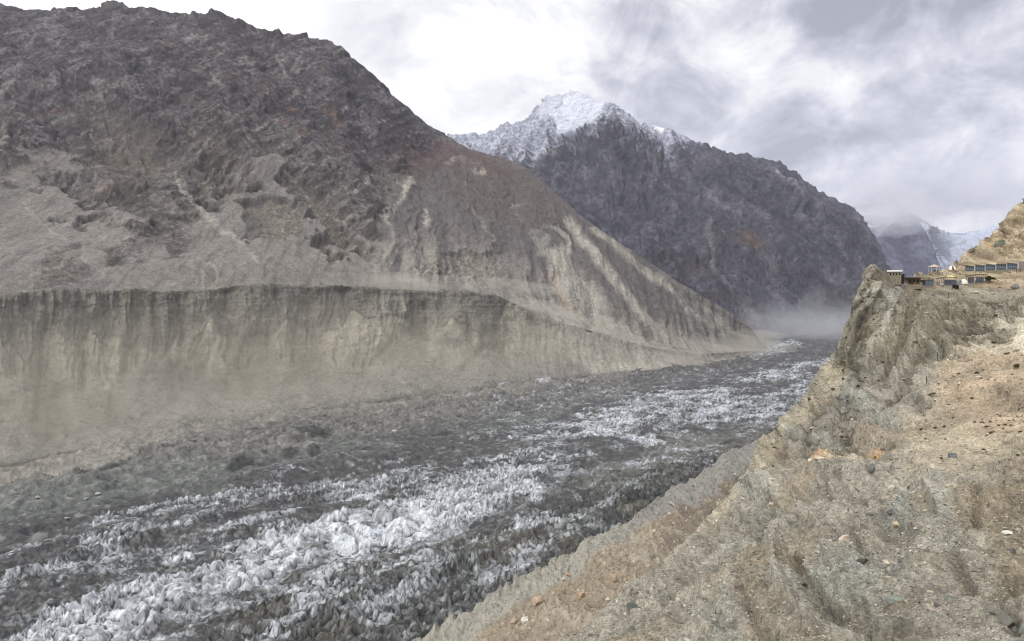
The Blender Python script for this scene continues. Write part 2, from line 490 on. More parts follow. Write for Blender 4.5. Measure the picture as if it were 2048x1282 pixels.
    # ---------------- colour of the ground itself
    c = np.zeros((nr, nc, 3), np.float32) + C(104, 98, 97)
    mott = fbm(X / 45, Y / 60, Z / 45, 5, gain=0.6)
    spec = fbm(X / 7, Y / 9, Z / 7, 3, gain=0.7)
    dark = C(66, 60, 64); lite = C(142, 138, 132)
    c = mixc(c, C(96, 89, 95), sstep(0.45, 0.9, h))
    c = mixc(c, C(118, 110, 100), sstep(0.55, 0.2, h) * 0.7)
    c = mixc(c, lite, np.clip(sstep(0.15, 0.85, mott * 0.8 + spec * 0.4) * 0.62, 0, 1))
    c = mixc(c, dark, np.clip(sstep(0.15, 0.9, -mott * 0.7 - spec * 0.7) * 0.8, 0, 1))
    c = mixc(c, C(134, 124, 108), sstep(0.1, 0.7, -rib) * 0.5 * sstep(0.95, 0.5, h))
    c = mixc(c, C(136, 130, 124), sstep(0.15, 0.8, st + 0.4 * spec) * 0.7)
    c = mixc(c, C(60, 55, 56), sstep(0.1, 0.8, -st) * 0.6)
    c = mixc(c, C(124, 113, 98), sstep(0.05, 0.6, mid * -1 + 0.1) * 0.4)
    c = mixc(c, C(58, 52, 56), sstep(0.5, 0.95, crack_) * 0.35)
    c = c * (1 + 0.95 * facet)[..., None]
    c = mixc(c, C(46, 42, 44), sstep(0.10, 0.0, e2 - e1) * 0.45 + sstep(0.06, 0.0, h2 - h1) * 0.3)
    c = mixc(c, C(138, 128, 112), sstep(0.05, -0.5, rib2 + 0.25 * spec) * 0.7 * sstep(0.92, 0.6, h))
    scree = np.zeros_like(c) + C(142, 136, 128)
    streak = fbm((X + 0.15 * Z) / 9 + w1 * 0.5, Y / 90, Z / 160, 4, gain=0.6)
    scree = mixc(scree, C(158, 148, 136), sstep(0.1, 0.8, streak) * 0.6)
    scree = mixc(scree, C(110, 103, 99), sstep(0.1, 0.8, -streak - 0.3 * mott) * 0.6)
    scree = mixc(scree, C(112, 105, 104), spur * sstep(0.15, 0.4, h) * 0.85)
    c = mixc(c, scree, gl)
    # red soil shoulder and rusty patches
    c = mixc(c, C(108, 86, 82), inside(wx, wy, [(800, 270), (890, 275), (1000, 318), (1060, 345), (1010, 350), (900, 330), (830, 350), (770, 330)], 14) * 0.75)
    c = mixc(c, C(112, 98, 88), blob(wx, wy, 1010, 390, 130, 50, 0.25) * 0.45)
    for (x, y, rx, ry, a) in [(100, 205, 34, 5, -0.4), (60, 228, 20, 4, -0.3), (325, 88, 16, 7, 0), (352, 86, 8, 5, 0), (400, 168, 14, 6, 0), (463, 158, 9, 12, 0.2), (523, 190, 9, 10, 0), (540, 180, 6, 12, 0), (590, 182, 8, 9, 0), (664, 216, 12, 14, 0.6), (685, 236, 18, 8, 0.6), (590, 215, 12, 6, 0), (570, 248, 10, 6, 0), (605, 270, 12, 7, 0), (650, 128, 12, 5, 0.7), (683, 292, 9, 9, 0), (708, 300, 14, 6, -0.6), (710, 262, 9, 4, 0), (690, 318, 22, 8, 0.5), (8, 430, 14, 14, 0), (205, 370, 14, 12, 0), (100, 112, 12, 5, -.3)]:
        c = mixc(c, C(146, 110, 90), blob(PXg + 9 * w1 + 3 * spec, PYg + 5 * w2, x, y, rx, ry, a, 0.7) * 0.42 * sstep(-0.5, 0.3, spec + mott))
    dk = 0.66 + 0.16 * sstep(0.5, 0.1, h) + 0.06 * spur
    c = desat(c, 0.82) * dk[..., None]
    # pale landslide scars, chutes
    pale = C(168, 163, 151); pale2 = C(150, 146, 137)
    wxs = PXg + 7 * w1 + 2.5 * spec; wys = PYg + 6 * w2 + 2.5 * spec
    thin = 0.6 + 0.4 * sstep(-0.4, 0.3, streak)
    for pts, k in [([(828, 345, 8), (815, 370, 9), (800, 400, 6), (785, 425, 5), (775, 440, 5), (782, 460, 4), (786, 482, 3)], 0.85),
                   ([(820, 370, 8), (796, 360, 5)], 0.6), ([(756, 400, 2), (768, 430, 3), (776, 445, 3)], 0.7),
                   ([(735, 345, 5), (742, 360, 4)], 0.8), ([(712, 385, 7), (735, 362, 5)], 0.7),
                   ([(350, 335, 9), (362, 352, 10), (365, 380, 8), (385, 405, 12), (410, 430, 10), (450, 465, 8), (490, 490, 5), (520, 520, 3)], 0.55),
                   ([(10, 380, 2), (60, 425, 4), (130, 480, 4)], 0.4), ([(420, 145, 3), (440, 170, 2), (457, 200, 3), (456, 212, 3)], 0.5),
                   ([(555, 98, 3), (560, 118, 2), (573, 145, 6)], 0.5), ([(490, 265, 4), (540, 310, 4), (600, 360, 3), (640, 400, 3)], 0.35),
                   ([(600, 400, 3), (560, 430, 4), (575, 470, 5)], 0.4), ([(700, 440, 3), (660, 410, 2), (620, 400, 2)], 0.35),
                   ([(930, 360, 4), (940, 400, 3), (965, 440, 6), (985, 480, 4)], 0.3), ([(1030, 404, 7), (1050, 404, 4)], 0.45),
                   ([(1036, 410, 3), (1042, 436, 5)], 0.35), ([(943, 343, 6), (968, 344, 7)], 0.7), ([(890, 325, 6), (915, 318, 6), (955, 330, 4)], 0.45),
                   ([(845, 428, 6), (852, 448, 8)], 0.9), ([(935, 498, 6), (938, 502, 6)], 0.5)]:
        xs = [p[0] for p in pts]; ys = [p[1] for p in pts]
        c = mixc(c, pale, stroke(wxs, wys, [(p[0], p[1], p[2] * 0.7) for p in pts], 5, 7) * k * (0.35 + 0.65 * thin) * (0.55 + 0.45 * sstep(-0.3, 0.4, spec + streak)))
    # big eroded scar and fan on the spur
    c = mixc(c, pale2, inside(wxs, wys, [(1055, 465), (1080, 455), (1100, 470), (1098, 500), (1075, 505)], 4) * 0.7)
    c = mixc(c, pale2, stroke(wxs, wys, [(1062, 462, 4), (1090, 454, 3), (1118, 458, 4), (1132, 475, 5), (1138, 500, 6)], 4, 4) * 0.85)
    c = mixc(c, pale, inside(wxs, wys, [(1098, 495), (1135, 485), (1160, 530), (1200, 575), (1240, 640), (1300, 700), (1350, 738), (1180, 752), (1090, 640), (1120, 610), (1100, 560)], 10) * 0.95 * thin)
    c = mixc(c, C(156, 136, 120), stroke(wxs, wys, [(1110, 540, 8), (1125, 575, 12), (1150, 610, 9), (1185, 655, 6)], 8, 10) * 0.5 * thin)
    for pts, k in [([(1140, 440, 6), (1160, 475, 10), (1200, 520, 12), (1240, 570, 9), (1290, 630, 7), (1330, 680, 4)], 0.6), ([(1180, 455, 4), (1230, 490, 7), (1290, 540, 8), (1360, 600, 6), (1440, 660, 5), (1490, 700, 5)], 0.5),
                   ([(1240, 640, 7), (1300, 690, 8), (1360, 730, 6)], 0.5), ([(1430, 725, 10), (1470, 712, 9), (1500, 695, 5)], 0.5), ([(1080, 650, 12), (1140, 700, 16), (1200, 740, 14)], 0.5),
                   ([(1400, 600, 4), (1460, 650, 6), (1510, 690, 4)], 0.55)]:
        c = mixc(c, pale, stroke(wxs, wys, pts, 6, 12) * min(1, k * 1.6) * thin)
    c = mixc(c, C(100, 98, 88), stroke(wxs, wys, [(1225, 600, 8), (1270, 650, 14), (1320, 690, 8)], 8, 14) * 0.4)
    c = mixc(c, C(150, 145, 134), spur * sstep(0.5, 0.05, h) * sstep(-0.5, 0.4, streak + 0.6 * gul - 0.1) * 0.75)
    c = mixc(c, C(90, 85, 82), spur * sstep(0.1, 0.7, -streak - 0.4 * gul + 0.1) * 0.35)
    c = mixc(c, C(146, 142, 133), spur * sstep(1280, 1480, PXg) * sstep(-0.7, 0.3, streak + 0.4 * gul) * 0.7)
    # small oval island and darker hollow above the moraine
    c = mixc(c, C(122, 114, 108), blob(wxs, wys, 417, 552, 12, 22, 0.1, 0.2) * 0.7)
    c = mixc(c, C(166, 156, 136), np.clip(blob(wxs, wys, 417, 552, 17, 28, 0.1, 0.15) - blob(wxs, wys, 417, 552, 12, 23, 0.1, 0.2), 0, 1) * 0.6)
    # gray-green rock on the steep moraine flank, pale bare till below it
    wl = np.clip(wallm + lows * sstep(1250, 1050, PXg) * 0.8, 0, 1)
    lim = 0.66 + 0.12 * fbm(PXg / 120, np.zeros_like(X), np.zeros_like(X) + 6, 4) + 0.1 * w1
    def scal(u):
        f = u - np.floor(u); return np.abs(np.sin(np.pi * u)) ** 0.7
    T1 = 0.66 + 0.10 * fbm(PXg / 60, O_, O_ + 6, 3) + 0.12 * (1 - scal(PXg / 118 + 0.5 * fbm(PXg / 130, O_, O_ + 3, 3))) - 0.05
    T2 = 0.34 + 0.10 * fbm(PXg / 90, O_, O_ + 16, 3) + 0.20 * (1 - scal(PXg / 236 + 0.3 + 0.5 * fbm(PXg / 190, O_, O_ + 13, 3)))
    rgt = sstep(980, 1040, PXg)
    T1 = T1 * (1 - rgt) + 1.3 * rgt
    mw = np.zeros_like(c) + C(136, 131, 115)
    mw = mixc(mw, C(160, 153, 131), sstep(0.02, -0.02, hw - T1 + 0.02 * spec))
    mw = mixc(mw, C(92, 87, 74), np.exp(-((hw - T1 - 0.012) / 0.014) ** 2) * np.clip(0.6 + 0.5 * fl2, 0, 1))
    lay2 = fbm(PXg / 110 + w1 * .3, hw * 26 + w1, O_ + 1, 4)
    mw = mixc(mw, C(140, 134, 118), sstep(0.05, 0.5, lay2) * 0.25 * sstep(0.2, 0.4, hw))
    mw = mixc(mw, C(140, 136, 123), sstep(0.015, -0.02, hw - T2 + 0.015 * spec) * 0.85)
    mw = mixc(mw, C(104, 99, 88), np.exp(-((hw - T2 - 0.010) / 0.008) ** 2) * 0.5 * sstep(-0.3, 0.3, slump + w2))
    mw = mixc(mw, C(122, 118, 108), blob(wxs, wys, 360, 745, 110, 26, 0.0, .5) * 0.4)
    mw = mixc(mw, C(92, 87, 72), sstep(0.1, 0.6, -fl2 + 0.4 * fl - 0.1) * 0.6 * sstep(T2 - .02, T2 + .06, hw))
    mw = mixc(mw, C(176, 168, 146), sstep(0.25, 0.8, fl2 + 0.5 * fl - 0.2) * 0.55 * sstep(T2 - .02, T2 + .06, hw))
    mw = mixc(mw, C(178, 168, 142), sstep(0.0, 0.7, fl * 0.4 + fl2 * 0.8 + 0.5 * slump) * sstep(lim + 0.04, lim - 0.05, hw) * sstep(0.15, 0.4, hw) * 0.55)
    mw = mixc(mw, C(106, 100, 82), sstep(0.1, 0.7, -slump + 0.4 * w2) * 0.45)
    mw = mixc(mw, C(170, 164, 148), sstep(0.6, 0.95, fl) * sstep(0.45, 0.8, hw) * sstep(0.1, 0.6, fbm(PXg / 25, hw, np.zeros_like(X) + 9, 3)) * 0.6)
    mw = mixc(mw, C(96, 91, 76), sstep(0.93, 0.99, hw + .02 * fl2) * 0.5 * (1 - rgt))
    mw = mixc(mw, C(140, 134, 124), sstep(0.12, 0.5, fbm(PXg / 70, hw * 4, np.zeros_like(X) + 12, 4)) * sstep(0.5, 0.3, hw) * 0.6)
    mw = mixc(mw, C(96, 90, 76), sstep(0.5, 1.0, -spec + 0.3 * w1) * 0.35)
    mw = mixc(mw, C(112, 104, 84), stroke(wxs, wys, [(262, 590, 16), (265, 640, 14), (255, 660, 8)], 10, 10) * 0.6)
    mw = mixc(mw, C(108, 102, 92), np.clip(blob(wxs, wys, 895, 690, 28, 9, 0) + blob(wxs, wys, 440, 762, 24, 14, 0.2), 0, 1) * 0.55)
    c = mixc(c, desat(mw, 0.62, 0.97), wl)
    c *= (1 + (0.38 * spec + 0.2 * fine) * (1 - 0.4 * wl) * (1 - 0.55 * gl))[..., None]
    # sparse dark bushes
    f1, f2, r1, r2, _, _ = cell2(PXg / 9.0 + 50, PYg / 8.0 + 20)
    c = mixc(c, C(58, 56, 50), (f1 < 0.16 + 0.1 * r2) * (r1 > 0.62) * (0.5 * rock + 0.22 * gl) * (1 - wl * 0.6) * (PYg < 720))
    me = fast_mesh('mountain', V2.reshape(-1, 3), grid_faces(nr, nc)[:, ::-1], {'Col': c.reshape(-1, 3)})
    mat = terrain_mat('mountain_ground', (0.05, 0.25), (0.14, 0.22), 0.12, 5.0, bump_strength=0.85)
    add_obj('mountain', me, mat, kind='structure', label='dark rocky mountain flank above a pale moraine wall, left of the valley')
    return V2
left_mountain()

# ================================================================ SNOW PEAK
SKY2 = [(600,420),(800,330),(850,300),(895,268),(910,265),(925,270),(945,267),(960,270),(975,265),(990,258),(1010,247),(1030,240),(1050,242),(1068,222),(1080,210),(1094,190),(1103,192),(1112,188),(1122,190),(1135,186),(1140,181),(1152,183),(1165,190),(1175,195),(1190,204),(1205,204),(1212,202),(1223,200),(1232,205),(1245,218),(1260,232),(1275,243),(1300,252),(1330,251),(1350,262),(1375,277),(1400,287),(1440,303),(1455,308),(1480,305),(1510,311),(1540,314),(1560,318),(1575,332),(1590,340),(1610,358),(1640,383),(1660,395),(1690,408),(1708,418),(1725,435),(1740,455),(1760,490),(1780,530),(1795,560),(1810,600),(1830,645),(1850,655)]
def far_loft(name, px, sky, foot, fd, skd, fr, gr, counts, back=((1.01, -30), (1.05, -150), (1.3, -900))):
    skS = smooth1(sky, 41)
    Lp = np.array([foot * (1 - f) + (skS if f < 1 else sky) * f for f in fr])
    Ld = np.array([fd * (skd / fd) ** g for g in gr])
    PY = pchip_rows(Lp, counts); D = np.exp(pchip_rows(np.log(Ld), counts))
    V = P(np.broadcast_to(px, PY.shape), PY, D)
    bk = []
    for dd, dz in back:
        b = V[-1].copy(); b[:, :2] *= dd; b[:, 2] = np.maximum(b[:, 2] + dz, -170); bk.append(b)
    V = np.concatenate([V, np.array(bk)], 0)
    PYg = np.concatenate([PY, np.repeat(PY[-1:], len(back), 0)], 0).astype(np.float32)
    PXg = np.broadcast_to(px, PYg.shape).astype(np.float32)
    nrm = snormals(V, 13); nrm *= np.sign(-(nrm[..., 1:2]) + 1e-6)
    return V, PXg, PYg, nrm, sum(counts)
def snow_peak():
    px = np.linspace(650, 1848, 760); nc = len(px)
    sky = at_(SKY2, px); foot = at_([(600, 715), (1400, 705), (1510, 695), (1700, 672), (1850, 668)], px)
    fd = smooth1(at_([(600, 2150), (1300, 2150), (1510, 2250), (1700, 2500), (1850, 2600)], px), 41)
    skd = smooth1(at_([(600, 4300), (895, 4200), (1090, 4050), (1150, 3950), (1225, 3650), (1330, 3650), (1440, 3700), (1560, 3500), (1708, 3250), (1780, 3000), (1850, 2720)], px), 31)
    V, PXg, PYg, nrm, it = far_loft('snow', px, sky, foot, fd, skd, [0, .09, .3, .65, .93, 1], [0, .16, .4, .72, .94, 1], [50, 90, 150, 155, 26])
    nr = V.shape[0]; row = np.arange(nr)[:, None] * np.ones((1, nc))
    X, Y, Z = (V[..., k].astype(np.float32) * 1.28 for k in range(3))
    skyg = np.broadcast_to(sky, (nr, nc)); ftg = np.broadcast_to(foot, (nr, nc))
    h = (ftg - PYg) / np.maximum(ftg - skyg, 30)
    w1 = fbm(X / 130, Y / 130, Z / 130, 4); w2 = fbm(X / 130 + 31, Y / 130, Z / 130 + 8, 4)
    spec = fbm(X / 14, Y / 18, Z / 14, 3, gain=0.7)
    big = fbm(X / 620 + 3, Y / 800, Z / 900, 4, ridge=True)
    gul = fbm((X + 0.35 * (Z - 400) * np.tanh((1225 - PXg) / -120)) / 120 + 0.35 * w1, Y / 700, Z / 900, 6, gain=0.6, ridge=True)
    mid = fbm((X * 0.8 + Z * 0.6) / 110, Y / 160, (Z - 0.6 * X) / 160, 6, gain=0.6, ridge=True)
    fine = fbm(X / 30, Y / 40, Z / 30, 4, gain=0.6)
    top = 0.1 + 0.9 * np.clip((it - row) / 90.0, 0, 1); lo = sstep(0.0, 0.22, h)
    # the snow field
    wx = PXg + 5 * w1 + 2 * spec; wy = PYg + 4 * w2 + 2 * spec
    field = inside(wx, wy, [(1138, 178), (1155, 180), (1210, 205), (1200, 225), (1185, 245), (1165, 258), (1130, 268), (1105, 273), (1112, 250), (1095, 232), (1120, 210)], 2.5)
    field = np.maximum(field, inside(wx, wy, [(1094, 186), (1130, 186), (1120, 205), (1095, 225), (1070, 245), (1078, 215)], 4) * 0.75)
    disp = 0.8 * (1 - field * 0.95) * (60 * (big - 0.35) * top * lo + 78 * (gul - 0.35) * (0.2 + 0.8 * top) * lo + 22 * (mid - 0.3) * (0.25 + 0.75 * top) * lo + 9 * fine * (0.3 + 0.7 * lo))
    # second rib, right of the summit, standing in front of the skyline
    rib = stroke(PXg, PYg, [(1225, 235), (1300, 290), (1400, 300), (1490, 330), (1600, 410), (1700, 470)], 16, 30)
    disp += rib * 45 * top
    disp += field * 7 * fbm(X / 70, Y / 90, Z / 26, 4, ridge=True)
    V2 = V + nrm * disp[..., None]
    jag = fbm(PXg / 7, np.zeros_like(X), np.zeros_like(X) + 2, 4, gain=0.6) * 9
    V2[..., 2] += jag * np.clip(1 - abs(it - row) / 16.0, 0, 1) * 0.7 * (1 - 0.85 * sstep(1075, 1095, PXg) * sstep(1215, 1200, PXg))
    mott = fbm(X / 90, Y / 120, Z / 90, 5, gain=0.6)
    c = np.zeros((nr, nc, 3), np.float32) + C(85, 85, 97)
    sg = np.tanh((1225 - PXg) / -120)
    e1, e2, er, es, _, _ = cell2((X + 0.5 * (Z - 400) * sg + 30 * w1) / 24, (Z + 20 * w1) / 80)
    h1, h2, hr, hs, _, _ = cell2((X + 0.35 * (Z - 400) * sg + 60 * w1) / 75 + 9, Z / 260 + 3)
    facet = 0.7 * (er - 0.5) + 0.55 * (hr - 0.5)
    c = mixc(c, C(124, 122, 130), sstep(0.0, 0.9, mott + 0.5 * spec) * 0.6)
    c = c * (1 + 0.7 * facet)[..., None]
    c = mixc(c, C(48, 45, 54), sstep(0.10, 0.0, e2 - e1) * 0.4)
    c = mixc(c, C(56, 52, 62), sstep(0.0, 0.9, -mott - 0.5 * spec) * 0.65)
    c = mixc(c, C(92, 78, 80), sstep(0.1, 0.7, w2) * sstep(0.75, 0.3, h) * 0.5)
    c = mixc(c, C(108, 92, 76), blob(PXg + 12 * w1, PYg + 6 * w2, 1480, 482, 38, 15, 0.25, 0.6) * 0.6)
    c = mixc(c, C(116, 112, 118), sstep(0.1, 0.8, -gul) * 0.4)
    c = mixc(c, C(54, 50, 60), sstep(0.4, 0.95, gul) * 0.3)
    c = mixc(c, C(124, 104, 86), blob(PXg + 6 * w1, PYg + 4 * w2, 1502, 490, 22, 4, 0.3, 0.6) * 0.55)
    pale = C(150, 147, 146)
    for pts, k in [([(1420, 430, 4), (1412, 470, 5), (1420, 520, 4), (1440, 560, 4), (1500, 620, 7), (1530, 660, 10)], 0.5), ([(1360, 600, 3), (1440, 645, 7), (1500, 690, 12)], 0.5),
                   ([(1120, 285, 2), (1080, 310, 3), (1060, 330, 3)], 0.45), ([(1310, 320, 4), (1318, 345, 3), (1300, 380, 3)], 0.3), ([(1540, 360, 3), (1590, 410, 4)], 0.2)]:
        c = mixc(c, pale, stroke(PXg + 6 * w1 + 3 * spec, PYg + 5 * w2, pts, 5, 7) * k)
    scar = inside(wx, wy, [(1553, 330), (1568, 345), (1590, 385), (1600, 410), (1580, 410), (1555, 380), (1545, 362)], 5)
    c = mixc(c, C(172, 170, 168), scar * (0.35 + 0.65 * sstep(-0.3, 0.3, spec + 0.5 * mott)) * 0.8)
    # fans of debris at the bottom
    c = mixc(c, C(128, 122, 120), sstep(0.16, 0.02, h + 0.06 * w1) * 0.75)
    # snow: dusting on the upper ridges, ice field
    snowline = at_([(600, .80), (900, .86), (1000, .82), (1090, .78), (1220, .86), (1260, .90), (1330, .88), (1400, .96), (1450, 1.04), (1500, 1.12), (1850, 1.3)], px)
    sn = sstep(-0.02, 0.10, h - np.broadcast_to(snowline, (nr, nc)) - 0.012 + 0.03 * w1 + 0.03 * spec - 0.03 * gul + 0.06 * facet)
    c = mixc(c, C(176, 180, 194), sn * (0.5 + 0.35 * sstep(-0.2, 0.5, spec + 0.4 * fine)))
    small = inside(wx, wy, [(1296, 246), (1328, 248), (1321, 263), (1305, 260)], 2)
    c = mixc(c, C(240, 242, 248), small * 0.9)
    icec = np.zeros_like(c) + C(196, 200, 210)
    icec = mixc(icec, C(128, 137, 155), sstep(0.05, 0.7, fbm((X - Z * 0.5) / 60, Y / 90, Z / 18, 4, ridge=True)) * 0.4)
    c = mixc(c, icec, field)
    c = mixc(c, C(160, 166, 180), stroke(wx, wy, [(1106, 270, 4), (1130, 266, 4), (1160, 252, 3)], 4, 3) * 0.7)
    c = np.where(field[..., None] > 0.5, c, c * (1 + 0.24 * spec)[..., None])
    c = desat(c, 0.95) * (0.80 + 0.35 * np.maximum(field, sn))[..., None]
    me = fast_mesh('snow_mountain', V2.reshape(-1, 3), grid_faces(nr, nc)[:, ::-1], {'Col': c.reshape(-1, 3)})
    mat = terrain_mat('snow_mountain_ground', (0.03, 0.13), (0.13, 0.22), 0.06, 12.0, bump_strength=0.85)
    add_obj('snow_mountain', me, mat, kind='structure', label='purple grey mountain with a snow field just below its summit')
snow_peak()

# ================================================================ FAR PEAKS BEHIND THE CLOUD
def far_peaks():
    px = np.linspace(1600, 2350, 330); nc = len(px)
    sky = at_([(1600, 470), (1680, 430), (1710, 410), (1740, 396), (1775, 388), (1800, 402), (1830, 425), (1860, 440), (1880, 462), (1920, 466), (1960, 462), (2060, 440), (2350, 400)], px)
    one = np.ones_like(px)
    V, PXg, PYg, nrm, it = far_loft('far', px, sky, 690 * one, 5600 * one, at_([(1600, 7600), (1860, 7600), (1900, 8600), (2350, 8200)], px), [0, .35, .7, 1], [0, .4, .75, 1], [40, 80, 80])
    X, Y, Z = (V[..., k].astype(np.float32) for k in range(3))
    row = np.arange(V.shape[0])[:, None] * np.ones((1, nc))
    top = 0.15 + 0.85 * np.clip((it - row) / 40.0, 0, 1)
    w1 = fbm(X / 200, Y / 200, Z / 200, 4); spec = fbm(X / 35, Y / 45, Z / 35, 3)
    rid = fbm((X + 0.4 * Z) / 330, Y / 700, Z / 700, 6, gain=0.6, ridge=True)
    V2 = V + nrm * (110 * (rid - 0.3) * top + 25 * w1)[..., None]
    c = np.zeros(V.shape, np.float32) + C(110, 110, 122)
    c = mixc(c, C(196, 202, 216), sstep(-0.05, 0.45, w1 + 0.6 * spec + sstep(500, 400, PYg) * 0.35 - 0.1) * 0.75)
    c = mixc(c, C(176, 184, 200), sstep(1870, 1905, PXg + 15 * w1) * (0.55 + 0.35 * sstep(-0.3, 0.3, fbm(X / 120, Y / 120, Z / 25, 4))))
    me = fast_mesh('far_mountain', V2.reshape(-1, 3), grid_faces(*V.shape[:2])[:, ::-1], {'Col': c.reshape(-1, 3)})
    mat = terrain_mat('far_ground', (0.01, 0.05), (0.15, 0.2), 0.03, 25.0)
    add_obj('far_mountain', me, mat, kind='structure', label='snowy far peak and icefall half hidden in cloud')
    px = np.linspace(1640, 1990, 260); nc = len(px)
    sky = at_([(1640, 660), (1700, 560), (1745, 492), (1762, 468), (1785, 446), (1810, 425), (1835, 437), (1855, 462), (1865, 490), (1875, 530), (1890, 570), (1940, 630), (1990, 660)], px)
    one = np.ones_like(px)
    V, PXg, PYg, nrm, it = far_loft('far2', px, sky, 685 * one, 4600 * one, at_([(1640, 4700), (1810, 5900), (1990, 4700)], px), [0, .4, .75, 1], [0, .4, .75, 1], [40, 70, 80])
    X, Y, Z = (V[..., k].astype(np.float32) for k in range(3))
    row = np.arange(V.shape[0])[:, None] * np.ones((1, nc))
    top = 0.15 + 0.85 * np.clip((it - row) / 40.0, 0, 1)
    w1 = fbm(X / 160, Y / 160, Z / 160, 4); spec = fbm(X / 25, Y / 30, Z / 25, 3)
    rid = fbm((X + 0.2 * Z) / 170, Y / 500, Z / 600, 6, gain=0.6, ridge=True)
    V2 = V + nrm * (60 * (rid - 0.3) * top + 15 * w1)[..., None]
    c = np.zeros(V.shape, np.float32) + C(78, 80, 98)
    c = mixc(c, C(120, 124, 140), sstep(0.0, 0.8, w1 + spec * 0.6) * 0.6)
    me = fast_mesh('dark_mountain', V2.reshape(-1, 3), grid_faces(*V.shape[:2])[:, ::-1], {'Col': c.reshape(-1, 3)})
    add_obj('dark_mountain', me, mat, kind='structure', label='dark blue pyramid shaped peak under the cloud')
far_peaks()

# ================================================================ GLACIER
def glacier():
    px = np.linspace(-330, 2300, 1180); nc = len(px)
    py = np.concatenate([np.linspace(1460, 900, 420), np.linspace(900, 690, 260)[1:], np.linspace(690, 655, 50)[1:]])
    PXg, PYg = np.meshgrid(px, py)
    Y = foot_d(PXg, PYg) ; Y = np.minimum(Y, 3600)
    V = P(PXg, PYg, Y); V[..., 2] = zglacier(Y)
    PXg = PXg.astype(np.float32); PYg = PYg.astype(np.float32)
    X = V[..., 0].astype(np.float32); Y = Y.astype(np.float32); O = np.zeros_like(X)
    s = 0.64 * X + 0.77 * Y; t = 0.77 * X - 0.64 * Y              # along and across the flow
    w1 = fbm(s / 40, t / 22, O, 4); w2 = fbm(s / 40 + 9, t / 22, O + 3, 4)
    spec = fbm(s / 3.2, t / 3.2, O + 2, 3, gain=0.65)
    wx = PXg + 34 * w1 + 5 * spec; wy = PYg + (15 * w2 + 4 * spec) * np.clip((PYg - 650) / 300, 0.2, 1)
    dens = np.zeros_like(X)
    def add(m, k):
        nonlocal dens
        dens = np.maximum(dens, m * k)
    add(inside(wx, wy, [(20, 1300), (150, 1215), (300, 1150), (420, 1110), (520, 1060), (620, 1035), (700, 1010), (830, 992), (940, 955), (1010, 925), (1075, 915), (1085, 950), (1090, 985), (1040, 1010), (960, 1030), (900, 1060), (850, 1080), (740, 1088), (640, 1110), (560, 1155), (450, 1180), (370, 1235), (240, 1300)], 14), 1.0)
    add(inside(wx, wy, [(500, 985), (620, 965), (760, 955), (900, 940), (1000, 920), (1080, 925), (1080, 960), (900, 990), (700, 1000), (520, 1010)], 12), 0.6)
    add(stroke(wx, wy, [(200, 1045, 3), (300, 1015, 4), (420, 995, 7), (520, 980, 5)], 5, 6), 0.85)
    add(inside(wx, wy, [(-100, 1200), (60, 1140), (200, 1075), (320, 1040), (450, 1015), (520, 1010), (430, 1050), (300, 1100), (150, 1150), (0, 1200), (-100, 1240)], 14), 0.60)
    add(inside(wx, wy, [(-300, 1320), (-300, 1180), (0, 1110), (200, 1050), (450, 990), (700, 950), (950, 925), (1120, 890), (1160, 930), (1100, 1000), (900, 1100), (600, 1300)], 26), 0.27)
    add(inside(wx, wy, [(1000, 800), (1300, 760), (1650, 720), (1650, 850), (1400, 890), (1150, 900), (950, 900)], 20), 0.22)
    add(inside(wx, wy, [(300, 1300), (450, 1200), (640, 1130), (800, 1095), (960, 1060), (1100, 1020), (1200, 1010), (1290, 1000), (1200, 1060), (1060, 1150), (860, 1270), (800, 1320)], 22), 0.36)
    add(inside(wx, wy, [(1000, 1050), (1080, 1030), (1200, 1030), (1180, 1060), (1050, 1100), (990, 1100)], 14), 0.52)
    add(stroke(wx, wy, [(500, 1290, 8), (620, 1220, 8), (740, 1160, 8), (860, 1110, 7)], 7, 14), 0.75)
    add(inside(wx, wy, [(0, 1010), (1340, 900), (1500, 860), (1380, 940), (1200, 990), (1100, 1010)], 20) * sstep(1050, 1150, PXg), 0.33)
    # upper bands
    wx2 = PXg + 26 * w1 + 4 * spec; wy2 = PYg + 5 * w2 + 3 * spec
    def add2(p, k, soft=5):
        add(inside(wx2, wy2, p, soft), k)
    add2([(1140, 830), (1230, 805), (1330, 785), (1480, 782), (1640, 770), (1640, 800), (1580, 835), (1480, 850), (1330, 862), (1220, 868), (1180, 850)], 0.68, 7)
    add2([(1010, 872), (1100, 868), (1200, 866), (1320, 872), (1340, 890), (1250, 884), (1130, 880), (1020, 882)], 0.9, 4)
    add2([(1130, 855), (1200, 840), (1300, 850), (1280, 875), (1180, 870)], 0.8, 5)
    add2([(1320, 788), (1440, 780), (1500, 782), (1400, 792)], 0.9, 3)
    add2([(1450, 766), (1500, 752), (1570, 732), (1660, 715), (1660, 724), (1600, 742), (1620, 768), (1540, 762)], 0.8, 4)
    add2([(1490, 708), (1530, 690), (1590, 682), (1600, 690), (1560, 708), (1510, 716)], 0.75, 4)
    add2([(960, 780), (1020, 765), (1090, 760), (1120, 763), (1060, 773), (1000, 781)], 0.9, 3)
    add2([(860, 802), (940, 792), (980, 785), (980, 788), (880, 805)], 0.7, 2)
    add2([(1560, 852), (1600, 800), (1640, 800), (1600, 850)], 0.45, 5)
    add2([(1180, 750), (1290, 741), (1290, 744), (1190, 754)], 0.6, 2)
    add(stroke(wx2, wy2, [(980, 940, 5), (1020, 915, 4), (1060, 908, 5)], 5, 5), 0.9)
    # serac heights
    w3 = fbm(s / 7, t / 7, O + 21, 3)
    sx, tx = s + 6 * w1 + 1.6 * w3, t + 5 * w2 + 1.2 * fbm(s / 7, t / 7, O + 25, 3)
    f1, f2, r1, r2, ox, oy = cell2(sx / 8.5, tx / 13.0)
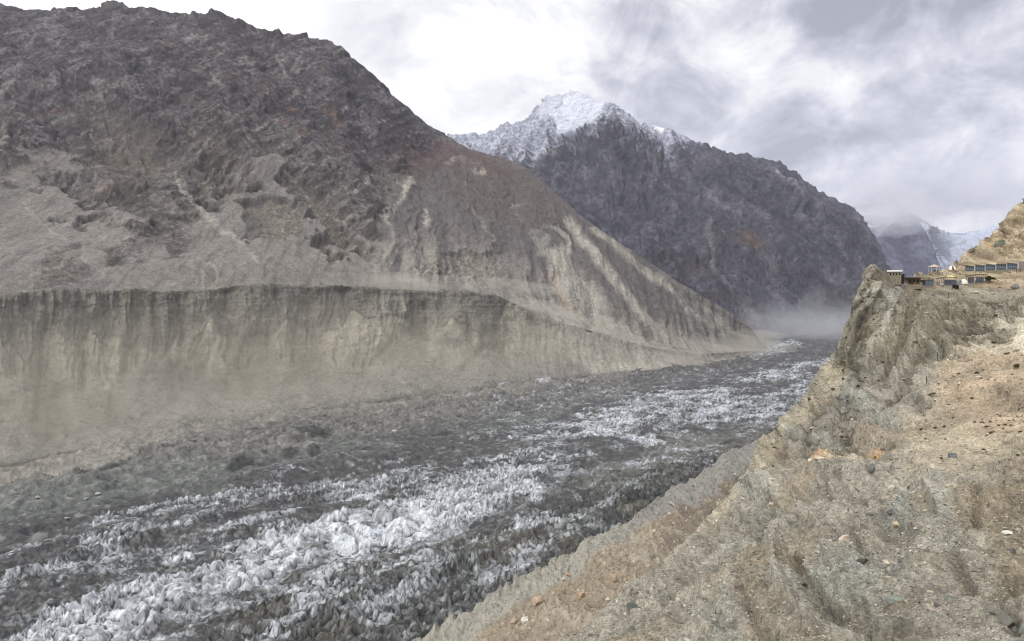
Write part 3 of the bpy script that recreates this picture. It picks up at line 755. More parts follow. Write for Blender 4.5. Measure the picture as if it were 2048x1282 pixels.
    g1, g2, q1, q2, gx, gy = cell2(sx / 4.6 + 40, tx / 5.2 + 13)
    m1, m2, k1, k2, kx, ky = cell2(sx / 4.2 + 4, tx / 6.6 + 3)
    crack = np.minimum(f2 - f1, 2)
    crack2 = np.minimum(g2 - g1, 2)
    crack3 = np.minimum(m2 - m1, 2)
    zone = np.clip(dens * 1.6, 0, 1)
    lowz = inside(PXg, PYg, [(200, 1400), (560, 1150), (900, 1080), (1150, 1000), (1330, 930), (1560, 850), (1600, 870), (1300, 1060), (900, 1400)], 25)
    zone = np.maximum(zone, lowz * 0.95)
    nearw = sstep(800, 1000, PYg)
    amp = 4.5 * zone * (0.75 + 0.25 * nearw)
    def block(cr, ox, oy, ra, rb):
        an = (rb * 1.6 - 0.8) + 0.4
        pr = ox * np.cos(an) + oy * np.sin(an)
        top = 0.42 + 0.70 * ra - np.where(pr > 0, 2.3, 1.0) * np.abs(pr)
        return np.minimum(cr * 3.2 + 0.02, np.maximum(top, 0.04))
    l1, l2, lr1, lr2, lx, ly = cell2(sx / 15.0 + 7, tx / 21.0 + 2)
    crack4 = np.minimum(l2 - l1, 2)
    pick = sstep(-0.05, 0.05, fbm(s / 60, t / 40, O + 61, 2) - 0.12)
    pick2 = sstep(-0.05, 0.05, fbm(s / 45, t / 30, O + 71, 2) - 0.05) * (1 - pick)
    farz = sstep(930, 860, PYg)
    ser_far = block(crack, ox, oy, r1, r2)
    ser = block(crack, ox, oy, r1, r2) * (1 - pick) * (1 - pick2) + pick * 1.35 * block(crack4, lx, ly, lr1, lr2) + pick2 * 0.7 * block(crack3, kx, ky, k1, k2) + 0.12 * block(crack2, gx, gy, q1, q2)
    ser_s = block(crack3, kx, ky, k1, k2) * 0.8 + 0.22 * block(crack2, gx, gy, q1, q2)
    big_area = inside(PXg + 15 * w1, PYg, [(150, 1300), (330, 1150), (520, 1060), (700, 1010), (930, 1000), (1080, 990), (900, 1070), (740, 1090), (560, 1160), (400, 1300)], 20)
    ser_s = ser_s * (1 - farz) + ser_far * farz
    ser = ser * big_area + ser_s * (1 - big_area)
    ser += (0.13 - 0.07 * big_area) * fbm(s / 3.2, t / 3.2, O + 31, 4, gain=0.62, ridge=True) + 0.06 * w3
    und = fbm(s / 120, t / 45, O, 4) * 5 + fbm(s / 28, t / 16, O + 4, 4, ridge=True) * 2.2
    deb = fbm(s / 9, t / 9, O + 6, 4, gain=0.6)
    lat = inside(PXg + 20 * w1, PYg + 8 * w2, [(-300, 1000), (0, 955), (250, 900), (560, 855), (800, 815), (1000, 785), (1250, 755), (1250, 790), (1000, 830), (700, 880), (400, 930), (100, 985), (-300, 1090)], 12)
    hm = fbm(s / 26, t / 15, O + 8, 5, gain=0.55, ridge=True)
    Z = V[..., 2] + und * (0.6 + 0.4 * nearw) + amp * ser + (1 - zone) * (1.3 * deb + 1.2 * hm) + lat * 4.5 * (hm - 0.1)
    # keep it low where it meets the banks
    Z += (stroke(PXg, PYg, [(-300, 1012), (-150, 978), (0, 938), (200, 896), (390, 863), (620, 828), (950, 786), (1250, 751), (1500, 716)], 12, 26)) * (1.5 + 5.0 * fbm(s / 22, t / 14, O + 51, 4, gain=0.55) + 2.0 * hm)
    V[..., 2] = Z
    # ------------- colour
    c = np.zeros((*X.shape, 3), np.float32) + C(80, 81, 81)
    c = mixc(c, C(112, 110, 102), lat * 0.9)
    c = mixc(c, C(100, 105, 98), inside(PXg + 30 * w1, PYg + 14 * w2, [(-300, 1010), (0, 965), (300, 925), (600, 905), (900, 870), (1150, 800), (1100, 850), (800, 900), (500, 950), (250, 1000), (0, 1050), (-300, 1150)], 14) * 0.75)
    c = mixc(c, C(78, 76, 76), inside(PXg + 20 * w1, PYg + 8 * w2, [(420, 985), (700, 930), (900, 880), (1100, 845), (1350, 770), (1700, 690), (1700, 745), (1400, 790), (1120, 860), (980, 910), (700, 955), (450, 1000)], 16) * 0.55)
    c = mixc(c, C(94, 90, 88), inside(PXg + 20 * w1, PYg + 6 * w2, [(950, 790), (1100, 770), (1300, 745), (1480, 715), (1500, 735), (1250, 790), (1000, 830)], 8) * 0.6)
    c = mixc(c, C(122, 118, 106), inside(PXg + 25 * w1, PYg + 10 * w2, [(1150, 960), (1350, 880), (1560, 845), (1600, 860), (1420, 920), (1290, 1000), (1200, 1020)], 14) * 0.55)
    c = mixc(c, C(72, 76, 70), lowz * 0.6)
    c = mixc(c, C(98, 90, 74), lowz * sstep(0.15, 0.7, w1 + w2 * 0.5) * 0.6)
    c = mixc(c, C(140, 140, 134), sstep(0.35, 1.0, deb + 0.5 * spec) * 0.5 * (1 - zone * 0.5))
    c = mixc(c, C(58, 60, 60), sstep(0.3, 1.0, -deb - 0.5 * spec) * 0.6)
    # dark oval patches in the surface colour
    for (x, y, rx, ry, a) in [(622, 868, 34, 9, 0.1), (575, 905, 16, 7, 0), (632, 902, 14, 7, 0), (480, 925, 30, 8, -.3), (880, 872, 26, 7, -.1), (1410, 930, 34, 10, -.5), (1265, 1015, 30, 14, -.3), (475, 935, 20, 4, 0), (160, 940, 40, 5, -.1), (215, 932, 26, 5, 0), (1300, 955, 26, 9, -.5), (455, 1048, 30, 8, -.2)]:
        c = mixc(c, C(50, 51, 52), blob(PXg + 8 * w1, PYg + 5 * w2, x, y, rx, ry, a, 0.35) * 0.75)
    streaks = fbm(s / 26 + w1, t / 2.0 + 2 * w3, O + 5, 4, gain=0.6)
    patch = fbm(s / 22, t / 13, O + 15, 5, gain=0.6)
    dirt = fbm(s / 1.8, t / 1.8, O + 35, 3, gain=0.7)
    ck = np.where(big_area > 0.5, np.where(pick > .5, crack4 * 1.5, np.where(pick2 > .5, crack3, crack)), np.where(farz > .5, crack, crack3))
    rr = np.where(big_area > 0.5, r2, k2)
    gxz = np.gradient(Z, axis=0) / (np.abs(np.gradient(Y, axis=0)) + 0.3)      # steep faces stay clean, flat tops hold rubble
    steep = sstep(-0.4, 0.9, gxz * np.sign(np.gradient(Y, axis=0)) * -1.0) 
    steep = np.clip(np.abs(gxz) / 1.2, 0, 1)
    flow = fbm(s / 110 + 0.6 * w1, t / 11 + 0.8 * w2, O + 45, 4, gain=0.55)
    amt = dens * 0.9 + 0.12 * patch + 0.26 * flow * sstep(1.0, 0.6, dens * 0.9) * (0.35 + 0.65 * nearw) + 0.08 * flow + 0.34 * patch + 0.30 * (rr - 0.5) + 0.20 * streaks + 0.42 * dirt + 0.16 * (steep - 0.4)
    grey = sstep(0.05, 0.45, amt) * (dens > 0.02)
    ice = sstep(0.25, 0.72, amt) * (dens > 0.02)
    ice *= sstep(-0.02, 0.10, ck + 0.06 * dirt) * (0.5 + 0.5 * sstep(-0.02, 0.10, crack2 + 0.08 * dirt))
    icec = np.zeros_like(c) + C(188, 195, 204)
    icec = mixc(icec, C(108, 112, 116), sstep(-0.1, 0.7, streaks + 0.7 * dirt) * 0.75)
    icec = mixc(icec, C(112, 108, 98), sstep(0.2, 0.9, -patch + 0.4 * dirt - 0.3 * (dens - .6)) * 0.6)
    icec = mixc(icec, C(220, 227, 236), sstep(0.2, 0.8, dens - 0.5 + patch * 0.5) * 0.6 * sstep(0.3, -0.2, dirt))
    c = mixc(c, C(112, 115, 114), grey * 0.55 * sstep(0.05, 0.2, ck + 0.1 * dirt))
    c = mixc(c, icec, np.clip(ice, 0, 1) * 0.93)
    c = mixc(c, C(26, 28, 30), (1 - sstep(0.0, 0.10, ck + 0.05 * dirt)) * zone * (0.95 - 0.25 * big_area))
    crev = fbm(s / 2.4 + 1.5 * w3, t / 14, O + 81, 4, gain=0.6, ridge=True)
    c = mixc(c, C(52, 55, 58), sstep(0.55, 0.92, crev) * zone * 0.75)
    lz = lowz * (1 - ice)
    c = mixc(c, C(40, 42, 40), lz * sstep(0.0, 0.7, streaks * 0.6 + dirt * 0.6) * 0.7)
    c = mixc(c, C(126, 128, 122), lz * sstep(0.2, 0.9, -streaks * 0.7 + dirt * 0.7) * 0.55)
    c = mixc(c, C(146, 140, 124), stroke(PXg + 20 * w1, PYg + 5 * w2, [(-300, 1045, 26), (0, 950, 22), (200, 905, 18), (400, 862, 14), (620, 830, 9), (900, 795, 6), (1250, 751, 3)], 14, 22) * 0.7)
    c = desat(c, 0.62)
    c *= (1 + 0.34 * spec)[..., None]
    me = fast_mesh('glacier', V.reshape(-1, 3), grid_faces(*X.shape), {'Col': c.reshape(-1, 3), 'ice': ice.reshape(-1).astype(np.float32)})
    mat = terrain_mat('glacier_surface', (0.6, 2.5), (0.12, 0.16), 1.2, 0.5, ice=True, bump_strength=0.6)
    global GL, GPX, GPROJ
    GL = V; GPX = px; GPROJ = proj(V)[1]
    add_obj('glacier', me, mat, kind='structure', label='glacier with bands of broken white ice between dark rubble')
glacier()

# ================================================================ LOWER BENCH WITH THE NEAR MORAINE CREST
def lower_bench():
    CR = [(700,1345,222),(780,1302,232),(814,1282,237),(868,1254,245),(916,1225,253),(969,1195,262),(1020,1165,272),(1065,1141,281),(1106,1117,290),(1141,1105,298),(1167,1081,308),(1216,1057,324),(1260,1042,340),(1295,1010,362),(1336,983,390),(1359,967,408),(1392,951,430),(1404,940,440),(1431,928,462),(1445,908,478),(1484,893,520),(1523,871,565),(1549,860,600),(1600,838,680),(1660,815,780)]
    px = np.linspace(700, 1660, 660); nc = len(px)
    cr = smooth1(at_(CR, px), 5); cd = smooth1(at_(CR, px, 2), 21)
    O1 = np.ones_like(px)
    g = sstep(1150, 1500, px)
    Lp = [cr, cr + 52 - 20 * g, cr + 130 - 40 * g, cr + 260, cr + 520]
    Ld = [cd, cd * (0.915 - 0.02 * g), cd * (0.77), cd * 0.58, cd * 0.40]
    counts = [80, 130, 120, 60]
    PY = pchip_rows(np.array(Lp), counts); D = np.exp(pchip_rows(np.log(np.array(Ld)), counts))
    V = P(np.broadcast_to(px, PY.shape), PY, D)
    bk = []
    for dd, dz in [(60, -60), (45, -42), (30, -26), (18, -13), (9, -5), (3, -1.0)]:
        b = V[0].copy(); s = (b[:, 1] + dd) / b[:, 1]; b[:, 0] *= s; b[:, 1] += dd; b[:, 2] += dz; bk.append(b)
    V = np.concatenate([np.array(bk), V], 0)
    nb = len(bk); PYg = np.concatenate([np.repeat(PY[:1], nb, 0), PY], 0).astype(np.float32)
    nr = V.shape[0]; PXg = np.broadcast_to(px, (nr, nc)).astype(np.float32)
    row = np.arange(nr)[:, None] * np.ones((1, nc)) - nb
    X, Y, Z = (V[..., k].astype(np.float32) for k in range(3))
    nrm = normals(V); nrm *= np.sign(nrm[..., 2:3] + 1e-6)
    w1 = fbm(X / 14, Y / 14, Z / 14, 4); w2 = fbm(X / 14 + 9, Y / 14, Z / 14, 4)
    spec = fbm(X / 1.1, Y / 1.6, Z / 1.1, 4, gain=0.65)
    lump = fbm(X / 22, Y / 30, Z / 22, 4); gul = fbm(X / 5 + 0.5 * w1, Y / 22, Z / 9, 4, ridge=True)
    e = np.clip(np.abs(row) / 25.0, 0.12, 1)
    disp = e * (2.6 * lump + 1.2 * (gul - .2)) + 0.3 * spec * np.clip(e * 1.5, 0.3, 1)
    V2 = V + nrm * disp[..., None]
    V2[..., 2] += (1.0 * fbm(PXg / 8, PXg * 0, PXg * 0 + 3, 4, gain=0.6) + 2.2 * (fbm(PXg / 34, PXg * 0, PXg * 0 + 13, 4, gain=0.6, ridge=True) - .3)) * np.clip(1 - np.abs(row) / 16, 0, 1)
    dist = PYg - np.broadcast_to(cr, (nr, nc))
    c = np.zeros((nr, nc, 3), np.float32) + C(160, 154, 136)
    c = mixc(c, C(138, 136, 128), sstep(1180, 1330, PXg) * 0.7)
    lim = 48 + 14 * w1 - 12 * sstep(1150, 1250, PXg) + 22 * sstep(1300, 1420, PXg)
    red = sstep(-5, 8, dist - lim)
    rc = np.zeros_like(c) + C(156, 138, 108)
    rc = mixc(rc, C(124, 108, 88), sstep(1280, 1400, PXg + 30 * w1) * 0.8)
    rc = mixc(rc, C(178, 164, 138), sstep(0.1, 0.8, gul + w2 * 0.6 - 0.2) * 0.6)
    rc = mixc(rc, C(112, 98, 80), sstep(0.3, 0.9, -w1 + 0.2 * spec) * 0.5)
    c = mixc(c, rc, red)
    c = mixc(c, C(190, 172, 138), stroke(PXg + 3 * w1, PYg, [(1302, 1055), (1303, 1090), (1312, 1120), (1316, 1135)], 2.5, 3) * 0.7)
    c = mixc(c, C(96, 90, 76), sstep(0.5, 1.0, -spec) * 0.6)
    c = mixc(c, C(196, 186, 160), sstep(0.6, 1.1, spec) * 0.5)
    f1, f2, r1, r2, _, _ = cell2(PXg / 7.0 + 5, PYg / 6.0 + 2)
    c = mixc(c, C(84, 78, 64), (f1 < 0.18 + 0.12 * r2) * (r1 > 0.6) * 0.55)
    c = mixc(c, C(206, 180, 132), (f1 < 0.16 + 0.2 * r2) * (r1 < 0.16) * red * 0.7)
    c *= (1 + 0.16 * spec)[..., None]
    c = desat(c, 0.62, 0.9)
    me = fast_mesh('bench', V2.reshape(-1, 3), grid_faces(nr, nc), {'Col': c.reshape(-1, 3)})
    mat = terrain_mat('bench_soil', (0.5, 3.0), (0.12, 0.18), 1.5, 0.5)
    add_obj('moraine_bench', me, mat, kind='structure', label='gravel bench with a sharp moraine crest below the near slope')
    return V2, px, PY, nb
BENCH, B_PX, B_PY, B_NB = lower_bench()
def on_bench(px, py):
    j = int(np.clip(round((px - B_PX[0]) / (B_PX[1] - B_PX[0])), 0, len(B_PX) - 1))
    i = int(np.argmin(np.abs(B_PY[:, j] - py))) + B_NB
    return BENCH[i, j]

# ================================================================ NEAR SLOPE
SIL = [(930,1500),(1000,1420),(1080,1330),(1132,1282),(1194,1238),(1253,1172),(1300,1145),(1315,1134),(1348,1100),(1387,1067),(1416,1039),(1449,1002),(1467,975),(1500,934),(1510,899),(1520,879),(1549,866),(1560,840),(1575,828),(1600,802),(1615,787),(1625,762),(1640,737),(1660,715),(1680,690),(1690,655),(1700,630),(1706,600),(1715,580),(1724,550),(1735,532),(1742,526),(1752,530),(1765,540),(1775,551),(1800,556),(1815,560),(1830,552),(1838,546),(1880,543),(1896,540),(1905,532),(1915,521),(1935,508),(1955,490),(1980,472),(1996,458),(2005,444),(2012,431),(2022,420),(2034,409),(2060,403),(2150,370),(2350,330)]
CTL = np.array([(930,1500,72),(1000,1420,78),(1132,1282,92),(1250,1172,101),(1350,1100,112),(1416,1039,122),(1467,975,135),(1510,899,152),(1555,850,170),(1600,800,188),(1640,735,205),(1690,655,226),(1705,600,238),(1742,526,252),
(1780,570,256),(1830,575,264),(1830,550,276),(1900,578,262),(1900,566,272),(1900,543,300),(1960,572,266),(1960,560,282),(1960,538,300),(2048,560,262),(2048,540,284),(2048,520,306),(2003,458,326),(2048,408,338),(2150,370,338),(2150,560,250),(2350,400,320),(2350,700,130),
(1750,700,212),(1850,650,232),(1850,750,188),(1950,700,192),(2048,640,188),(2048,750,135),(2150,700,150),
(1700,800,178),(1800,850,150),(1620,900,140),(1930,830,133),(2048,850,104),
(1560,1000,110),(1700,950,110),(1850,950,92),(2048,930,84),(2200,900,76),
(1400,1150,88),(1550,1150,72),(1700,1100,68),(1850,1100,61),(2048,1080,57),(1840,1200,50),(1480,1120,76),(1900,1000,70),
(1250,1282,74),(1400,1282,58),(1600,1282,47),(1800,1282,43),(2048,1282,37),(2350,1282,32),(1400,1420,46),(1800,1420,33),(2350,1420,25),(1100,1500,60),(1600,1500,34),(2350,1550,22)], float)
def _tps():
    x = CTL[:, :2] / 400.0; n = len(x)
    r = np.linalg.norm(x[:, None] - x[None], axis=-1)
    K = r * r * np.log(r + 1e-9) + np.eye(n) * 0.004
    Pm = np.c_[np.ones(n), x]
    A = np.zeros((n + 3, n + 3)); A[:n, :n] = K; A[:n, n:] = Pm; A[n:, :n] = Pm.T
    return np.linalg.solve(A, np.r_[np.log(CTL[:, 2]), 0, 0, 0]), x
_W, _CX = _tps()
def near_depth(px, py):
    px = np.asarray(px, float); py = np.asarray(py, float)
    u = px / 400.0; v = py / 400.0
    o = _W[-3] + _W[-2] * u + _W[-1] * v
    for k in range(len(_CX)):
        r = np.hypot(u - _CX[k, 0], v - _CX[k, 1])
        o = o + _W[k] * r * r * np.log(r + 1e-9)
    return np.exp(o)
NPX = np.linspace(935, 2340, 900)
NROW = 640
def near_slope():
    px = NPX; nc = len(px)
    sil = at_(SIL, px)
    global N_PY
    t = np.linspace(0, 1, NROW)[:, None]
    wS = smooth1(sil, 161); wS2 = smooth1(sil, 41)
    k1 = sstep(0.45, 0.9, t); k2 = sstep(0.9, 1.0, t)
    eff = (wS[None] * (1 - k1) + wS2[None] * k1) * (1 - k2) + sil[None] * k2
    PY = 1500 - (1500 - eff) * t ** 0.9
    for k in range(NROW - 2, 0, -1): PY[k] = np.maximum(PY[k], PY[k + 1] + 0.25)
    PY = np.minimum(PY, 1500)
    N_PY = PY
    PXg = np.broadcast_to(px, PY.shape).astype(np.float64)
    D = near_depth(PXg, PY)
    V = P(PXg, PY, D)
    bk = []
    edge = sstep(1790, 1700, px)
    for dd, dz in [(1.5, -0.6), (4, -3), (9, -10), (18, -26), (34, -60), (60, -110)]:
        b = V[-1].copy(); s = (b[:, 1] + dd) / b[:, 1]
        b[:, 0] *= s; b[:, 1] += dd; b[:, 2] += dz * (0.35 + 0.65 * edge)
        bk.append(b)
    V = np.concatenate([V, np.array(bk)], 0)
    nr = V.shape[0]
    PYg = np.concatenate([PY, np.repeat(PY[-1:], len(bk), 0)], 0).astype(np.float32)
    PXg = np.broadcast_to(px, (nr, nc)).astype(np.float32)
    row = np.arange(nr)[:, None] * np.ones((1, nc))
    X, Y, Z = (V[..., k].astype(np.float32) for k in range(3))
    Dg = Y; Y = 48 * np.log(Y)      # rubble and ribs are drawn out down the slope, away from the path
    O = np.zeros_like(X)
    nrm = normals(V); s = np.sign(nrm[..., 2:3] + 1e-6)
    nrm *= np.sign(-(nrm * V).sum(-1, keepdims=True) + 1e-9)    # towards the camera side
    w1 = fbm(X / 9, Y / 9, Z / 9, 4); w2 = fbm(X / 9 + 31, Y / 9, Z / 9 + 8, 4)
    spec = fbm(X / 0.7, Y / 0.9, Z / 0.7, 4, gain=0.65)
    spec2 = fbm(X / 2.2, Y / 2.8, Z / 1.6, 4, gain=0.6)
    # zones
    w4 = fbm(X / 3.5 + 7, Y / 4.5, Z / 3.5, 4, gain=0.6)
    wx = PXg + 26 * w1 + 12 * w4; wy = PYg + 22 * w2 + 10 * spec2
    cliff = inside(wx, wy, [(1650, 760), (1700, 590), (1735, 510), (1850, 560), (2060, 575), (2060, 600), (1990, 680), (1900, 760), (1780, 740), (1700, 700)], 16)
    hill = sstep(575, 560, wy) * sstep(1790, 1830, PXg)
    ochre = inside(wx, wy, [(1780, 900), (1850, 830), (1900, 760), (1980, 690), (2060, 640), (2400, 600), (2400, 900), (2060, 900), (1950, 925), (1850, 930)], 42)
    tan_edge = np.maximum(inside(PXg + 6 * w1, PYg + 6 * w2, [(1610, 800), (1650, 735), (1690, 718), (1722, 735), (1680, 765), (1640, 800), (1560, 868), (1535, 875), (1545, 850)], 6),
                          inside(PXg + 6 * w1, PYg + 6 * w2, [(1495, 945), (1510, 880), (1560, 868), (1560, 900), (1530, 925), (1500, 955), (1440, 1020), (1400, 1060)], 7))
    brown = inside(wx, wy, [(1480, 1120), (1530, 1150), (1600, 1220), (1700, 1290), (1680, 1500), (1480, 1500), (1520, 1300), (1490, 1200)], 26)
    brown2 = inside(wx, wy, [(1900, 990), (2060, 900), (2400, 900), (2400, 1200), (2060, 1220), (2000, 1180), (1960, 1080)], 45)
    green = np.clip(1 - ochre - brown - brown2 * 0.8 - hill, 0, 1)
    # geometry
    crag = fbm((X - Y * 0.2) / 7, Y / 9, (Z + X * 0.45) / 2.2, 5, gain=0.48, ridge=True)
    rough = fbm(X / 3.2, Y / 4, Z / 2.4, 4, gain=0.42)
    lump = fbm(X / 16, Y / 18, Z / 13, 4)
    gul = fbm((X * 0.8 + 0.6 * Y) / 8 + 0.5 * w1, (Y * .8 - X * .6) / 26, Z / 20, 4, gain=0.42, ridge=True)
    chunk = fbm(X / 4.5 + 11, Y / 5.5, Z / 3.6, 4, gain=0.40, ridge=True)
    sc = np.clip(Dg / 90.0, 0.45, 1.6)
    toped = np.clip((NROW - 1 - row) / 60.0, 0, 1)
    te = 0.12 + 0.88 * toped
    near_k = sstep(1000, 1250, PYg)
    disp = lump * 1.6 * sc * te + rough * (0.5 + 0.4 * green) * sc * (0.35 + 0.65 * te) + 0.05 * spec * sc * (1 - 0.5 * ochre) + 0.15 * sc * (spec2 + 0.6 * fbm(X / 1.5, Y / 1.9, Z / 1.2, 4, gain=0.6, ridge=True)) * (1 - 0.6 * ochre)
    disp += cliff * te * (2.2 * (crag - 0.2) + 1.6 * (chunk - .2))
    disp += hill * (2.6 * (crag - 0.2)) * (0.3 + 0.7 * te)
    disp += (1 - ochre) * te * (2.6 * (gul - .3) + 0.9 * (chunk - .3)) * sc
    disp += 0.9 * brown * te
    # gully that runs down to the lower centre
    flat = inside(PXg, PYg, [(1768, 600), (1768, 520), (1890, 530), (1925, 518), (2100, 512), (2100, 590), (1960, 600)], 8)
    disp *= 1 - 0.8 * flat
    qx = PXg + 10 * w1 + 4 * w4; qy = PYg + 9 * w2 + 4 * spec2
    carve = O.copy()
    for pts, dp, sf in [([(1560, 1085, 5), (1600, 1150, 9), (1655, 1200, 11), (1740, 1240, 10), (1860, 1285, 8)], 1.5, 22), ([(1430, 1070, 4), (1385, 1130, 6), (1330, 1190, 7), (1270, 1255, 6)], 1.3, 20),
                        ([(1640, 955, 4), (1570, 1005, 7), (1500, 1065, 7), (1445, 1130, 6)], 1.4, 22), ([(1480, 1150, 5), (1500, 1220, 8), (1560, 1282, 8)], 1.2, 20), ([(1700, 1010, 4), (1690, 1060, 7), (1740, 1120, 9), (1790, 1140, 8)], 1.3, 22),
                        ([(1960, 960, 5), (1950, 1040, 9), (1900, 1110, 10), (1930, 1180, 8)], 1.2, 24), ([(1765, 565, 3), (1735, 640, 6), (1700, 725, 5)], 3.0, 16), ([(1830, 590, 3), (1805, 680, 7), (1765, 765, 6)], 3.2, 18),
                        ([(1888, 610, 3), (1862, 700, 7), (1800, 790, 6)], 3.0, 18), ([(1940, 610, 3), (1925, 660, 6), (1880, 740, 5)], 2.2, 16), ([(1722, 600, 2), (1700, 660, 4), (1672, 730, 4)], 2.4, 12),
                        ([(1700, 800, 4), (1640, 860, 7), (1560, 930, 6)], 1.8, 18), ([(1660, 780, 3), (1610, 830, 5), (1550, 900, 4)], 1.5, 14), ([(2010, 1130, 6), (1990, 1200, 10), (2040, 1270, 10)], 1.0, 22)]:
        carve = np.maximum(carve, stroke(qx, qy, pts, 6, sf) * dp)
    ribs = O.copy()
    for pts, dp, sf in [([(1530, 1105, 5), (1560, 1170, 10), (1620, 1240, 12)], 1.6, 22), ([(1620, 1010, 4), (1640, 1090, 8), (1690, 1150, 8)], 1.0, 22), ([(1880, 990, 8), (1880, 1050, 10), (1840, 1090, 8)], 1.4, 24), ([(1400, 1110, 4), (1420, 1170, 8), (1400, 1240, 8)], 1.2, 20),
                        ([(1795, 580, 4), (1768, 660, 7), (1735, 740, 5)], 2.6, 18), ([(1860, 600, 4), (1832, 690, 7), (1790, 770, 5)], 2.6, 18), ([(1745, 560, 3), (1716, 640, 5), (1690, 700, 4)], 2.2, 14)]:
        ribs = np.maximum(ribs, stroke(qx, qy, pts, 6, sf) * dp)
    disp += te * (ribs - carve) * (0.75 + 0.5 * chunk)
    gm = stroke(wx, wy, [(1790, 960, 20), (1770, 1050, 30), (1800, 1130, 36), (1720, 1200, 30)], 26, 40)
    disp -= gm * 1.2
    rimr = stroke(wx, wy, [(1730, 820, 6), (1780, 800, 9), (1835, 785, 7)], 7, 10)
    disp -= rimr * 1.2
    V2 = V + nrm * disp[..., None]
    V2[..., 2] += (0.3 + 0.5 * sstep(1720, 1760, PXg)) * fbm(PXg / 10, O, O + 3, 4, gain=0.6) * np.clip(1 - abs(NROW - 1 - row) / 10, 0, 1) * sc
    # colour
    c = np.zeros((nr, nc, 3), np.float32) + C(160, 152, 133)
    c = mixc(c, C(148, 149, 134), sstep(-0.2, 0.6, w1) * green * 0.8)
    c = mixc(c, C(150, 134, 106), sstep(0.05, 0.55, w2 - 0.1 + 0.25 * spec2) * 0.75)
    c = mixc(c, C(142, 132, 104), cliff * 0.75)
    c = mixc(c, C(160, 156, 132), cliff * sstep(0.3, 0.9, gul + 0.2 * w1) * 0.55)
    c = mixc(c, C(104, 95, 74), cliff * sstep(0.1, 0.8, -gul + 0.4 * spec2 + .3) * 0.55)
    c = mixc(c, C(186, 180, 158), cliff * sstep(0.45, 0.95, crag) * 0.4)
    oc = np.zeros_like(c) + C(184, 162, 126)
    oc = mixc(oc, C(182, 168, 134), sstep(800, 880, PYg + 20 * w1) * 0.7)
    oc = mixc(oc, C(194, 166, 126), inside(wx, wy, [(1950, 760), (2010, 720), (2080, 760), (2040, 860), (1920, 860)], 20) * 0.7)
    c = mixc(c, oc, ochre)
    c = mixc(c, C(204, 192, 160), inside(wx, wy, [(1960, 700), (2000, 650), (2060, 600), (2100, 600), (2060, 690), (2000, 720)], 14) * 0.75)
    c = mixc(c, C(222, 208, 176), inside(PXg + 3 * w1, PYg + 3 * w2, [(2032, 690), (2040, 668), (2100, 650), (2100, 730), (2050, 716), (2036, 706)], 2.5) * 0.9)
    c = mixc(c, C(184, 168, 130), tan_edge * 0.65)
    c = mixc(c, C(152, 134, 104), brown * (0.55 + 0.3 * w4))
    c = mixc(c, C(152, 134, 100), brown2 * 0.65)
    hc = np.zeros_like(c) + C(168, 146, 104)
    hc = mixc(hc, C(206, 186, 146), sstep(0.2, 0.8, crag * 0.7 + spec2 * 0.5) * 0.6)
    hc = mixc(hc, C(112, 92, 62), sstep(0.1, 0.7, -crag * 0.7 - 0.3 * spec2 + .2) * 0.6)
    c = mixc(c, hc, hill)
    c = mixc(c, C(174, 174, 162), sstep(0.2, 0.7, w1 - w2 * 0.4 - 0.25) * green * 0.6)
    for pts, k, col in [([(1620, 938, 6), (1680, 925, 8), (1740, 915, 7)], 0.8, C(196, 154, 104)), ([(1640, 925, 3), (1700, 918, 4), (1760, 905, 3)], 0.8, C(206, 160, 96)),
                        ([(1655, 930, 5), (1720, 935, 7)], 0.6, C(216, 196, 156)), ([(1520, 1000, 7), (1560, 975, 7), (1620, 950, 6)], 0.5, C(182, 160, 118)),
                        ([(1850, 1050, 8), (1890, 1010, 14), (1905, 980, 12)], 0.55, C(190, 186, 168)), ([(1330, 1122, 4), (1400, 1052, 5), (1450, 1008, 4)], 0.7, C(196, 184, 150)),
                        ([(1735, 822, 4), (1780, 800, 6), (1835, 785, 5)], 0.75, C(92, 80, 48)), ([(1545, 1110, 4), (1580, 1160, 3)], 0.4, C(196, 172, 132)),
                        ([(1500, 1118, 3), (1540, 1135, 3), (1560, 1165, 3)], 0.5, C(190, 170, 134)), ([(1740, 590, 5), (1770, 640, 8), (1760, 690, 7)], 0.5, C(178, 178, 160)),
                        ([(1795, 560, 4), (1800, 580, 6), (1790, 600, 5)], 0.6, C(190, 194, 184)), ([(1990, 690, 1.5), (2010, 683, 2), (2030, 686, 1.5)], 0.6, C(140, 112, 70)),
                        ([(1820, 600, 2), (1900, 608, 2), (2000, 604, 2), (2040, 598, 2)], 0.4, C(96, 82, 56))]:
        c = mixc(c, col, stroke(PXg + 5 * w1 + 2 * spec, PYg + 4 * w2 + 2 * spec, pts, 5, 6) * k)
    c = mixc(c, C(84, 77, 62), sstep(0.2, 0.9, -spec - 0.4 * spec2) * 0.5)
    c = mixc(c, C(196, 190, 168), sstep(0.35, 1.0, spec + 0.3 * spec2) * 0.4)
    c *= (1 + 0.18 * spec2 + 0.12 * w4)[..., None]
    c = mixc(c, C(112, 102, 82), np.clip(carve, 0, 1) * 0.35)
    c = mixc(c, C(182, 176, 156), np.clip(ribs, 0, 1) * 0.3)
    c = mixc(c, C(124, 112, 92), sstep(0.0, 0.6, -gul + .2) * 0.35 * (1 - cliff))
    c = desat(c, 0.68, 1.06)
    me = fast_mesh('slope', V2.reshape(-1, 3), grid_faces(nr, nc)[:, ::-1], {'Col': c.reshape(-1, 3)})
    mat = terrain_mat('slope_soil', (1.2, 5.0), (0.16, 0.3), 2.6, 0.6, bump_strength=0.9, vor=(2.6, 0.24))
    add_obj('near_slope', me, mat, kind='structure', label='near gravelly slope of green grey and ochre rubble')
    return V2, sil, c, nrm
NEAR, N_SIL, N_COL, N_NRM = near_slope()
